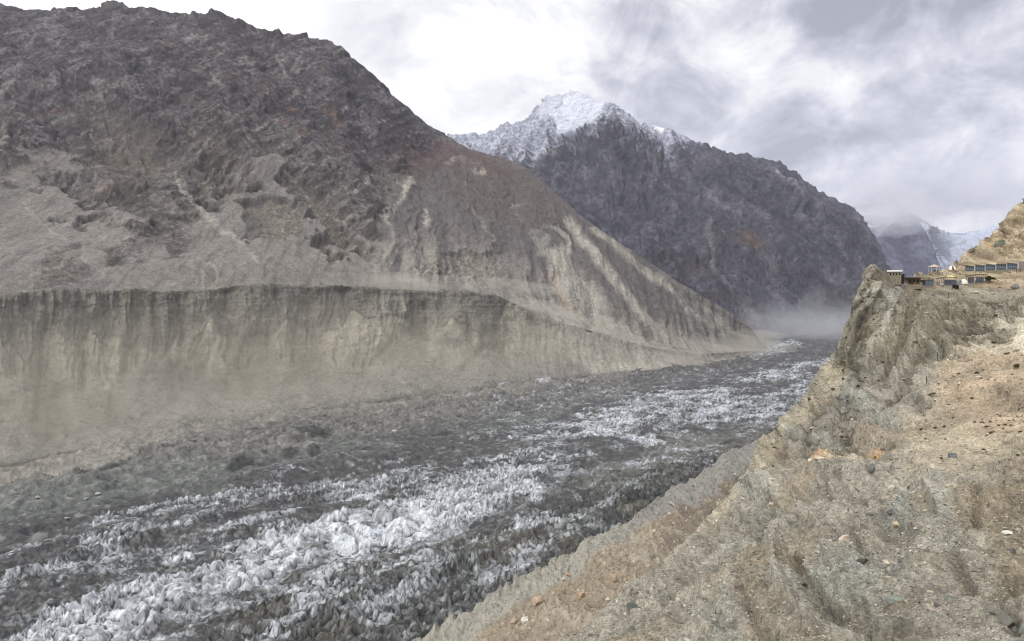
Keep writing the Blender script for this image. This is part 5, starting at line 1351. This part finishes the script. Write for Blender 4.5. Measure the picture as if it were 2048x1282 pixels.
BL = [
 (1947, 585, 24, 7, (214, 196, 154), 'long flat cream slab under the lower dome tent', .25, 'near'),
 (2003, 580, 18, 8, (160, 140, 122), 'reddish slab tilted on the cliff top, right of the cream slab', -.35, 'near'),
 (2031, 572, 16, 14, (130, 120, 112), 'rounded dark boulder on the cliff top near the right edge', 0, 'near'),
 (1073, 1197, 25, 21, (204, 160, 110), 'large orange brown boulder in the trough behind the moraine crest', 0, 'bench'),
 (1048, 1224, 19, 22, (214, 206, 184), 'upright cream white boulder beside the large orange brown boulder', 0, 'bench'),
 (1027, 1235, 16, 14, (200, 160, 116), 'round tan boulder, lowest of the three in the trough', 0, 'bench'),
 (1137, 1145, 10, 10, (210, 158, 100), 'small orange boulder up the trough beside the moraine crest', 0, 'bench'),
 (1127, 1157, 10, 7, (190, 180, 160), 'small pale stone just below the small orange boulder', 0, 'bench'),
 (1226, 1157, 18, 28, (196, 160, 100), 'tall leaning ochre slab on the reddish bench', -.5, 'bench'),
 (1215, 1195, 10, 8, (214, 206, 180), 'pale stone lying below the leaning ochre slab', 0, 'bench'),
 (1160, 1186, 18, 16, (204, 156, 90), 'crumbling rusty orange block in the middle of the bench', .3, 'bench'),
 (1311, 1068, 10, 8, (216, 192, 140), 'yellowish stone high on the reddish bench', 0, 'bench'),
 (1345, 1005, 16, 6, (206, 186, 146), 'flat pale slab at the upper rim of the reddish bench', -.6, 'bench'),
 (1338, 1021, 8, 8, (206, 180, 120), 'small yellow stone under the flat slab on the bench rim', 0, 'bench'),
 (1466, 955, 12, 9, (190, 168, 132), 'tan block at the top end of the bench, against the near slope', -.4, 'bench'),
 (1261, 1211, 24, 24, (98, 104, 94), 'dark greenish boulder on the lower near slope, above the bench', .2, 'near'),
 (1694, 1086, 22, 15, (226, 196, 150), 'bright cream and pink slab alone in the middle of the near slope', .5, 'near'),
 (1760, 1088, 19, 9, (222, 202, 152), 'flat cream slab left of the dark grey blocks in the gully', 0, 'near'),
 (1809, 1108, 34, 18, (112, 114, 106), 'large grey wedge shaped boulder in the gully', -.3, 'near'),
 (1807, 1096, 11, 8, (232, 222, 204), 'small white stone resting on top of the grey wedge boulder', 0, 'near'),
 (1798, 1091, 20, 12, (98, 98, 104), 'dark blue grey block above the grey wedge boulder', .2, 'near'),
 (1828, 1047, 17, 7, (176, 184, 178), 'pale blue grey flat stone in the upper gully', 0, 'near'),
 (1791, 988, 20, 12, (222, 190, 132), 'bright tan block, largest of the pale blocks at the gully head', .2, 'near'),
 (1801, 974, 13, 12, (216, 196, 146), 'cream block just above the bright tan block', .5, 'near'),
 (1773, 952, 16, 13, (220, 204, 164), 'pale angular block at the top left of the gully head', .2, 'near'),
 (1743, 979, 16, 8, (210, 196, 152), 'flat pale stone left of the bright tan block', -.1, 'near'),
 (1771, 985, 9, 7, (222, 212, 188), 'small whitish stone between the flat pale stone and the tan block', 0, 'near'),
 (1811, 962, 13, 10, (204, 192, 150), 'yellow grey block at the top right of the gully head', -.3, 'near'),
 (1801, 996, 18, 6, (160, 160, 140), 'thin green grey slab under the bright tan block', -.1, 'near'),
 (1793, 1009, 16, 9, (120, 124, 122), 'rounded blue grey stone below the thin green grey slab', 0, 'near'),
 (1812, 1011, 17, 11, (134, 140, 134), 'greenish stone right of the rounded blue grey stone', 0, 'near'),
 (1783, 1018, 21, 14, (96, 92, 92), 'dark brownish boulder below the blue grey stone', .1, 'near'),
 (1786, 1030, 15, 9, (214, 180, 120), 'orange tan stone below the dark brownish boulder', 0, 'near'),
 (1808, 948, 12, 12, (84, 84, 78), 'dark block beside a tan one at the top of the gully', 0, 'near'),
 (1817, 947, 7, 12, (206, 178, 130), 'upright tan slab next to the dark block above the gully', 0, 'near'),
 (1747, 947, 17, 22, (124, 122, 112), 'tall grey rock left of the pale angular block', 0, 'near'),
 (1902, 903, 24, 14, (104, 106, 108), 'dark blue grey boulder alone on the ochre shoulder', .2, 'near'),
 (1862, 927, 13, 6, (214, 192, 150), 'small tan stone left of the dark boulder on the ochre shoulder', -.4, 'near'),
 (1719, 893, 16, 7, (98, 98, 94), 'dark flat stone over the orange outcrop', 0, 'near'),
 (1710, 906, 26, 13, (206, 152, 92), 'rust orange crumbled outcrop block under the dark flat stone', .1, 'near'),
 (1745, 798, 10, 8, (92, 98, 84), 'small dark green grey boulder on the grey green cliff foot', 0, 'near'),
 (1725, 1133, 28, 12, (76, 72, 70), 'black hollow sided rock in the middle of the near slope', .25, 'near'),
 (1783, 1168, 36, 28, (132, 142, 120), 'big rounded green boulder half buried in the slope', 0, 'near'),
 (1895, 1189, 32, 18, (122, 126, 108), 'wide green grey boulder low on the slope, right of the big green one', .1, 'near'),
 (1862, 1219, 18, 13, (190, 156, 124), 'pinkish tan cobble near the bottom of the photo', .4, 'near'),
 (1874, 1210, 18, 10, (104, 98, 98), 'dark slab touching the pinkish tan cobble', -.6, 'near'),
 (1830, 1151, 6, 5, (236, 230, 214), 'tiny white stone right of the big green boulder', 0, 'near'),
 (1885, 1243, 12, 18, (120, 124, 112), 'upright grey cobble below the pinkish tan cobble', 0, 'near'),
 (2018, 1048, 26, 9, (224, 214, 186), 'cluster stone of cream colour at the right edge', .1, 'near'),
 (2034, 1052, 9, 12, (170, 160, 140), 'small grey stone right of the cream stone at the right edge', 0, 'near'),
 (2002, 1218, 30, 32, (126, 124, 104), 'large olive boulder in the bottom right corner', .2, 'near'),
 (2035, 1228, 26, 26, (128, 136, 120), 'green grey boulder beside the large olive one in the corner', -.2, 'near'),
 (1980, 1212, 12, 15, (112, 116, 102), 'small leaning grey cobble left of the large olive boulder', .4, 'near'),
 (2004, 1163, 14, 14, (92, 90, 80), 'dark stone above the large olive boulder', 0, 'near'),
 (2022, 1098, 18, 12, (112, 104, 86), 'brownish rock high at the right edge, above the dark stone', .2, 'near'),
 (1627, 937, 10, 6, (226, 210, 170), 'cream stone in the rusty seam on the slope', 0, 'near'),
 (1650, 943, 20, 8, (218, 196, 146), 'yellow slab right of the cream stone in the rusty seam', 0, 'near'),
 (1528, 979, 12, 8, (222, 200, 148), 'pale yellow block near the slope edge', 0, 'near'),
 (1571, 980, 14, 5, (206, 190, 150), 'thin pale slab right of the pale yellow block', 0, 'near'),
 (1490, 972, 11, 8, (120, 108, 98), 'dark block poking from the slope edge', 0, 'near'),
 (1367, 1264, 16, 8, (196, 196, 186), 'pale grey stone at the bottom of the near slope', -.2, 'near'),
 (1332, 1274, 14, 9, (206, 172, 116), 'ochre stone left of the pale grey stone at the bottom', 0, 'near'),
 (1968, 768, 11, 4, (222, 204, 170), 'flat whitish stone on the orange scree below the path', 0, 'near'),
 (1703, 845, 8, 6, (222, 214, 190), 'small white stone left of the dark scrub streak', 0, 'near'),
 (1475, 1119, 12, 10, (110, 104, 92), 'brown rock on the mid slope below the grey mound', 0, 'near'),
 (1630, 1094, 18, 8, (168, 168, 152), 'pale green grey slab left of the bright cream and pink slab', 0, 'near'),
 (133, 1036, 13, 10, (176, 168, 150), 'pale block on the dark rubble at the left edge of the glacier', 0, 'glacier'),
 (75, 995, 10, 8, (170, 178, 166), 'light green grey block on the rubble, upper left of the glacier', 0, 'glacier'),
 (196, 988, 13, 7, (172, 176, 164), 'light slab right of the light green grey block on the rubble', 0, 'glacier'),
 (173, 996, 11, 6, (150, 156, 144), 'smaller grey slab below the light slab on the rubble', .2, 'glacier'),
 (758, 935, 8, 11, (168, 154, 130), 'tan block standing above the ice band', .1, 'glacier'),
 (790, 860, 12, 4, (190, 194, 190), 'small pale slab on the dark debris in mid glacier', 0, 'glacier'),
]
def on_glacier(px, py):
    best = int(np.argmin(np.abs(GPX - px))); pr = GPROJ[:, best]
    i = int(np.argmin(np.abs(pr - py))); return GL[i, best]
for k, b in enumerate(BL):
    boulder(b[0], b[1], b[2], b[3], b[4], b[5], 100 + k, b[7], b[6])
# loose stones: the larger ones are things, the rest gravel
def loose():
    r = np.random.default_rng(5); protos = []
    cols = [(150, 148, 130), (110, 110, 104), (204, 184, 144), (132, 124, 108), (170, 166, 150)]
    for k in range(10):
        v, f = rock_shape(500 + k, 1, 8); v = v * np.array([1, .8, .62]) * .5
        protos.append(fast_mesh('stone', v, f, smooth=False)); protos[-1].materials.append(plain('loose_rock_%d' % (k % 5), desat(C(*cols[k % 5])[None], .7)[0] * .8, .9, .25, 4, bump=.05))
    n = 0
    while n < 200:
        x, y = r.uniform(1250, 2044), r.uniform(600, 1275)
        sil = np.interp(x, NPX, N_SIL)
        if y < sil + 15: continue
        if y < 900 and r.random() < .75: continue
        p = on_near(x, y); s = p[1] / F * min(16, 6.5 * r.pareto(3.2) + 6.5)
        o = bpy.data.objects.new('stone', protos[r.integers(10)]); COL.objects.link(o)
        o.location = (p[0], p[1], p[2] + s * .08); o.scale = (s, s, s); o.rotation_euler = (r.normal() * .35, r.normal() * .35, r.uniform(0, 6.28))
        tag(o, 'small loose stone lying on the near gravel slope', 'stone', 'small loose stones scattered over the near slope'); n += 1
loose()
def scatter(name, n, zone, size, cols, label, seed, shapes, kind='stuff', flat=.6, pos=None, lift=0.1):
    r = np.random.default_rng(seed)
    if pos is None:
        x = r.uniform(1000, 2060, n * 3); y = r.uniform(530, 1300, n * 3)
        ok = y > np.interp(x, NPX, N_SIL) + 3; x, y = x[ok], y[ok]
        ok = r.random(len(x)) < zone(x, y); x, y = x[ok][:n], y[ok][:n]
        p = on_near(x, y)
        i, j = near_ij(x, y); base = N_COL[i.astype(int), j.astype(int)]
    else: p, x, y, base = pos
    n = len(x)
    s = p[:, 1] / F * size(r, n)
    allv, allf, allc = [], [], []; off = 0
    kind_i = r.integers(0, len(shapes), n)
    for k, (v, f) in enumerate(shapes):
        m = np.where(kind_i == k)[0]
        if not len(m): continue
        a = r.uniform(0, 6.28, len(m)); b = r.normal(0, .4, len(m))
        ca, sa, cb, sb = np.cos(a), np.sin(a), np.cos(b), np.sin(b)
        vv = v[None] * np.stack([r.uniform(.7, 1.3, len(m)), r.uniform(.6, 1.1, len(m)), r.uniform(.6, 1.2, len(m)) * flat], -1)[:, None]
        X = vv[..., 0] * cb[:, None] - vv[..., 2] * sb[:, None]; Z = vv[..., 0] * sb[:, None] + vv[..., 2] * cb[:, None]; Y = vv[..., 1]
        X, Y = X * ca[:, None] - Y * sa[:, None], X * sa[:, None] + Y * ca[:, None]
        V = np.stack([X, Y, Z], -1) * s[m][:, None, None] + p[m][:, None]; V[..., 2] += (s[m] * lift)[:, None]
        nvv = len(v)
        allf.append((f[None] + (np.arange(len(m)) * nvv)[:, None, None] + off).reshape(-1, 3)); off += nvv * len(m)
        allv.append(V.reshape(-1, 3))
        cc = cols(r, base[m], x[m], y[m]); allc.append(np.repeat(cc, nvv, 0))
    me = fast_mesh(name, np.concatenate(allv), np.concatenate(allf), {'Col': np.concatenate(allc).astype(np.float32)}, smooth=False)
    m = terrain_mat(name + '_mat', (3.0,), (0.2,), 8.0, 0.03)
    add_obj(name, me, m, label=label, kind=kind)
def rcols(r, base, x, y):
    n = len(base); k = np.exp(r.normal(-.04, .26, n))[:, None]; c = base * k * 1.0
    g = r.random(n)
    c[g < .12] = C(104, 106, 100) * np.exp(r.normal(0, .3, (g < .12).sum()))[:, None]
    c[(g > .16) & (g < .18)] = C(196, 184, 154) * np.exp(r.normal(0, .15, ((g > .16) & (g < .18)).sum()))[:, None]
    return c
shp = [rock_shape(800 + k, 0, 6) for k in range(8)]; shp = [(v * .5, f) for v, f in shp]
def gz(x, y): return np.clip(.35 + .65 * sstep(850, 1150, y) + .3 * blob(x, y, 1820, 1080, 110, 120), .1, 1)
scatter('gravel', 100000, gz, lambda r, n: np.minimum(8, 1.5 + 1.35 * r.pareto(2.2, n)), rcols, 'gravel and small rubble covering the near slope', 21, shp)
def bench_pos(n, seed):
    r = np.random.default_rng(seed); P_, X_, Y_ = [], [], []
    i = r.integers(B_NB + 10, BENCH.shape[0] - 60, n); j = r.integers(0, BENCH.shape[1], n)
    p = BENCH[i, j]; x, y = proj(p); w = fbm(x.astype(np.float32) / 40, y.astype(np.float32) / 30, x.astype(np.float32) * 0, 3)
    crest = at_([(700,1345),(868,1254),(1020,1165),(1106,1117),(1260,1042),(1404,940),(1549,860),(1660,815)], x)
    ok = (y < 1300) & (r.random(n) < np.clip(.15 + .8 * sstep(20, 60, y - crest) * sstep(-.2, .4, w), 0, 1))
    p, x, y = p[ok], x[ok], y[ok]
    return p, x, y, np.zeros((len(x), 3), np.float32) + C(176, 150, 114)
scatter('gravel', 0, None, lambda r, n: np.minimum(7, 1.2 + 1.0 * r.pareto(2.6, n)), rcols, 'tan rubble strewn over the bench', 22, shp, pos=bench_pos(9000, 3))
# shrubs
def tuft(seed, nb=26):
    r = np.random.default_rng(seed); v, f = [], []
    for k in range(nb):
        a = r.uniform(0, 6.28); e = r.uniform(.15, 1.4); d = np.array([math.cos(a) * math.cos(e), math.sin(a) * math.cos(e), math.sin(e)])
        q = d * r.uniform(.15, .3); t = d * r.uniform(.38, .55); s = np.cross(d, r.normal(size=3)); s *= .085 / np.linalg.norm(s)
        n = len(v); v += [q - s, q + s, t]; f.append((n, n + 1, n + 2))
        n = len(v); v += [t - s * 1.4, t + s * 1.4, q * 1.3]; f.append((n, n + 1, n + 2))
    return np.array(v), np.array(f)
tf = [tuft(60 + k) for k in range(6)]
def sz(x, y):
    w = fbm(x.astype(np.float32) / 22, y.astype(np.float32) / 16, x.astype(np.float32) * 0 + 3, 3)
    m = .03 + .9 * inside(x, y, [(1930, 800), (2000, 790), (2060, 830), (2060, 880), (1990, 880), (1940, 850)], 12)
    m = np.maximum(m, .55 * inside(x, y, [(1760, 900), (1850, 800), (1900, 750), (1960, 760), (1930, 860), (1850, 900)], 16))
    m = np.maximum(m, .5 * inside(x, y, [(1890, 720), (1990, 620), (2040, 600), (2030, 640), (1960, 700), (1900, 760)], 12))
    m = np.maximum(m, .3 * inside(x, y, [(1650, 720), (1720, 560), (1800, 570), (1780, 720), (1700, 800)], 14))
    m = np.maximum(m, .95 * stroke(x, y, [(1735, 822), (1780, 800), (1838, 783)], 6, 6))
    return np.clip(m * sstep(-.35, .25, w) * sstep(960, 900, y) + .02, 0, 1)
def scols(r, base, x, y):
    return (C(112, 104, 74)[None] * np.exp(r.normal(0, .3, len(base)))[:, None]) * .8
scatter('scrub', 1700, sz, lambda r, n: 2.6 + 1.8 * r.pareto(3.5, n).clip(0, 2), scols, 'low dry olive scrub dotted over the slopes', 33, tf, flat=.9, lift=.05)
def shrubs():
    r = np.random.default_rng(8)
    mat = plain('olive_leaves', C(104, 98, 66), .9, .35, 3)
    mg = plain('green_leaves', C(58, 74, 40), .9, .35, 3)
    me = []
    for k in range(5):
        v, f = tuft(90 + k, 90); me.append(fast_mesh('shrub', v, f, smooth=False)); me[-1].materials.append(mat)
    L = []
    for k in range(120):
        while True:
            x, y = r.uniform(1500, 2044), r.uniform(600, 940)
            if y > np.interp(x, NPX, N_SIL) + 12 and r.random() < sz(np.array([x]), np.array([y]))[0] + .04: break
        L.append((x, y, r.uniform(5.0, 8.5), None))
    L += [(2035, 736, 16, 'widest dark green bush, at the right edge above the scree'), (1990, 690, 8, 'dark bush beside the faint path'), (1962, 758, 11, 'bushy brown tuft on the grey rock above the scree'), (1820, 1146, 0, None), (1610, 1172, 12, 'green tuft in the hollow right of the tan mound'), (1834, 1080, 10, 'bright green tuft in the rubble beside the grey wedge boulder')]
    for x, y, s, lab in L:
        if s == 0: continue
        p = on_near(x, y); w = p[1] / F * s
        o = bpy.data.objects.new('shrub', me[r.integers(5)]); COL.objects.link(o); o.location = p; o.scale = (w * 1.2, w, w * .8); o.rotation_euler = (0, 0, r.uniform(0, 6))
        tag(o, lab or 'dry olive tuft growing on the ochre slope', 'shrub', None if lab else 'dry olive tufts on the ochre slope')
    p = seat(1981, 563, .1); t = empty('bush', p, label='rounded green bush right of the bowed roof pavilion', cat='bush')
    v, f = [], []
    for k in range(9):
        a, b = tuft(200 + k, 60); n = sum(len(q) for q in v); v.append(a * 1.7 + r.normal(0, .55, 3) * np.array([1.3, .8, .5]) + np.array([0, 0, .75])); f.append(b + n)
    me2 = fast_mesh('foliage', np.concatenate(v), np.concatenate(f), smooth=False); add_obj('foliage', me2, mg, t)
    MB().tube([(0, 0, -.3), (.1, 0, .8)], .08).build('stem', M_timber, t)
shrubs()
# ================================================================ AIR: haze, blown dust, cloud
def vol_mat(name, col, dens, kind=None, scale=0.004, lo=0.4, hi=0.7, zref=-150.0, fall=45.0, aniso=0.2, step=0.25, stretch=(1, 1, 1), sphere=None):
    m, nt = new_mat(name); N, L = nt.nodes.new, nt.links.new
    out = N('ShaderNodeOutputMaterial'); v = N('ShaderNodeVolumePrincipled')
    v.inputs['Color'].default_value = (*[float(x) for x in col], 1); v.inputs['Density'].default_value = dens
    v.inputs['Anisotropy'].default_value = aniso
    L(v.outputs[0], out.inputs['Volume'])
    if kind:
        tc = N('ShaderNodeTexCoord'); mp = N('ShaderNodeMapping'); mp.inputs['Scale'].default_value = stretch
        L(tc.outputs['Object'], mp.inputs[0])
        n = N('ShaderNodeTexNoise'); n.inputs['Scale'].default_value = scale; n.inputs['Detail'].default_value = 3; n.inputs['Distortion'].default_value = 0.6
        L(mp.outputs[0], n.inputs['Vector'])
        mr = N('ShaderNodeMapRange'); mr.interpolation_type = 'SMOOTHSTEP'
        mr.inputs['From Min'].default_value = lo; mr.inputs['From Max'].default_value = hi
        mr.inputs['To Max'].default_value = dens; L(n.outputs[0], mr.inputs['Value'])
        cur = mr.outputs[0]
        if kind == 'ground':
            sp = N('ShaderNodeSeparateXYZ'); L(tc.outputs['Object'], sp.inputs[0])
            a = N('ShaderNodeMath'); a.operation = 'SUBTRACT'; L(sp.outputs[2], a.inputs[0]); a.inputs[1].default_value = zref
            b = N('ShaderNodeMath'); b.operation = 'DIVIDE'; L(a.outputs[0], b.inputs[0]); b.inputs[1].default_value = -fall
            e = N('ShaderNodeMath'); e.operation = 'EXPONENT'; L(b.outputs[0], e.inputs[0])
            q = N('ShaderNodeMath'); q.operation = 'MULTIPLY'; L(cur, q.inputs[0]); L(e.outputs[0], q.inputs[1]); cur = q.outputs[0]
        if kind == 'puff':
            ln = N('ShaderNodeVectorMath'); ln.operation = 'MULTIPLY'; L(tc.outputs['Object'], ln.inputs[0]); ln.inputs[1].default_value = sphere
            le = N('ShaderNodeVectorMath'); le.operation = 'LENGTH'; L(ln.outputs[0], le.inputs[0])
            m2 = N('ShaderNodeMapRange'); m2.interpolation_type = 'SMOOTHSTEP'; m2.inputs['From Min'].default_value = 0.45; m2.inputs['From Max'].default_value = 1.0
            m2.inputs['To Min'].default_value = 1; m2.inputs['To Max'].default_value = 0; L(le.outputs['Value'], m2.inputs['Value'])
            q = N('ShaderNodeMath'); q.operation = 'MULTIPLY'; L(cur, q.inputs[0]); L(m2.outputs[0], q.inputs[1]); cur = q.outputs[0]
        L(cur, v.inputs['Density'])
        m.cycles.homogeneous_volume = False
        m.cycles.volume_step_rate = step
    else:
        m.cycles.homogeneous_volume = True
    return m
def air():
    m = MB().box(-6500, 9500, -300, 12500, -176, 2700)
    m.build('haze', vol_mat('haze_air', (0.86, 0.88, 1.0), 3.6e-5, aniso=0.1), kind='stuff', label='thin bluish haze filling the valley')
    def homog(name, col, dens): return vol_mat(name, col, dens)
    # dust along the foot of the moraine wall: low thick layers inside thinner, taller ones
    pxs = np.linspace(-420, 1500, 150)
    ft = at_(FOOT1, pxs); fd = foot_d(pxs, ft)
    for k, (hh, out_, dn) in enumerate([(12, 95, .0046), (24, 60, .0020), (44, 34, .0007)]):
        sec = []
        ns = 16
        for q in range(ns + 1):
            u = q / ns
            gp = at_([(-420,170),(900,175),(1020,160),(1200,95),(1400,60),(1500,30),(1534,12)], pxs); rise = P(pxs, at_(CREST, pxs), fd + gp)[:, 2] + 152; dd = -out_ + (gp + out_) * u
            prof = math.sin(min(1, u * 3.0) * math.pi / 2) * (1 - u) ** (2.0 - .25 * k)
            n = fbm(pxs.astype(np.float32) / 70 + 3 * k, np.full(len(pxs), u * 2.2 + k, np.float32), np.full(len(pxs), k * 3.3, np.float32), 4)
            big = fbm(pxs.astype(np.float32) / 210 + 7 * k, np.zeros(len(pxs), np.float32), np.full(len(pxs), 2.2, np.float32), 3)
            fade = sstep(1510, 1250, pxs) * (0.55 + 0.45 * sstep(1000, 600, pxs))
            z = -157 + np.maximum(0, dd / gp) * rise + (hh * np.maximum(.15, 1 + .7 * n + .6 * big) * prof) * fade + 2 * fade
            w = P(pxs, ft, fd + np.where(dd < 0, dd * fade, dd)); w[:, 2] = z
            sec.append(w)
        T = np.array(sec); B = T.copy(); B[..., 2] = np.minimum(-159, T[..., 2] - 1)
        nr, nc = T.shape[:2]; g = grid_faces(nr, nc); nv = nr * nc
        f = [g, g[:, ::-1] + nv]
        idx = np.arange(nv).reshape(nr, nc)
        for loop in (idx[0, ::-1], idx[-1], idx[:, 0], idx[::-1, -1]):
            f.append(np.stack([loop[:-1], loop[:-1] + nv, loop[1:] + nv, loop[1:]], -1))
        me = fast_mesh('dust', np.concatenate([T.reshape(-1, 3), B.reshape(-1, 3)]), np.concatenate(f))
        add_obj('dust', me, homog('blown_dust_%d' % k, (1.0, 0.95, 0.82), dn * 0.85), kind='stuff', label='pale dust blowing along the foot of the moraine wall')
    def puff(name, c, r, mat, label, seed, rough=.35):
        v, f = ico()
        for _ in range(4): v, f = subdiv(v, f)
        v = v.astype(np.float32)
        n = fbm(v[:, 0] * 1.7 + seed, v[:, 1] * 1.7, v[:, 2] * 1.7 + seed, 5, gain=.55)
        v = v * (1 + rough * n)[:, None]
        me = fast_mesh(name, v * np.array(r, np.float32), f); o = add_obj(name, me, mat, kind='stuff', label=label); o.location = tuple(c)
    k = 0
    for (x, y, d, rx, ry, rz, dn, lab) in [
        (1040, 632, 1420, 110, 70, 34, .0022, 'dust drifting off the end of the moraine crest'),
        (1130, 678, 1540, 150, 90, 45, .0022, 'dust drifting off the end of the moraine crest'),
        (1290, 722, 1500, 150, 80, 26, .0018, 'dust drifting off the end of the moraine crest'), (1380, 700, 1640, 150, 80, 30, .0016, 'dust drifting off the end of the moraine crest'), (1480, 688, 1780, 130, 80, 34, .0016, 'dust drifting off the end of the moraine crest'), (1190, 720, 1500, 170, 90, 40, .0022, 'dust drifting off the end of the moraine crest'),
        (900, 578, 1500, 220, 90, 26, .0014, 'dust drifting off the end of the moraine crest'),
        (650, 566, 1300, 260, 80, 22, .0012, 'dust drifting off the end of the moraine crest')]:
        for q in (1.0, .66):
            puff('dust', P(x, y, d), (rx * q, ry * q, rz * q), homog('drift_dust_%d' % k, (0.97, 0.92, 0.82), dn * 2.6), lab, k * 3.1); k += 1
    rr = np.random.default_rng(4)
    for q in range(16):
        x = rr.uniform(1500, 1740); up = rr.uniform(0, 1) ** 1.6; y = 676 - 44 * up; d = rr.uniform(2150, 2550)
        rx = rr.uniform(60, 190); puff('mist', P(x, y, d), (rx, rx * .8, rr.uniform(35, 95) * (1.2 - .3 * up)), homog('valley_mist_%d' % k, (0.95, 0.96, 1.0), rr.uniform(.0003, .0011) * (1 - .3 * up)), 'pale mist lying at the bend of the glacier', k * 2.3, .75); k += 1
    rr = np.random.default_rng(12)
    for q in range(14):
        x = rr.uniform(1700, 2060); y = rr.uniform(350, 425) + 12 * math.sin(x / 40); rx = rr.uniform(120, 330)
        puff('cloud', P(x, y, rr.uniform(4700, 5500)), (rx, rx, rx * rr.uniform(.28, .5)), homog('grey_cloud_%d' % k, (0.90, 0.92, 0.98), rr.uniform(.0007, .0016)), 'grey cloud hanging over the far summit', k * 1.7, .6); k += 1
air()
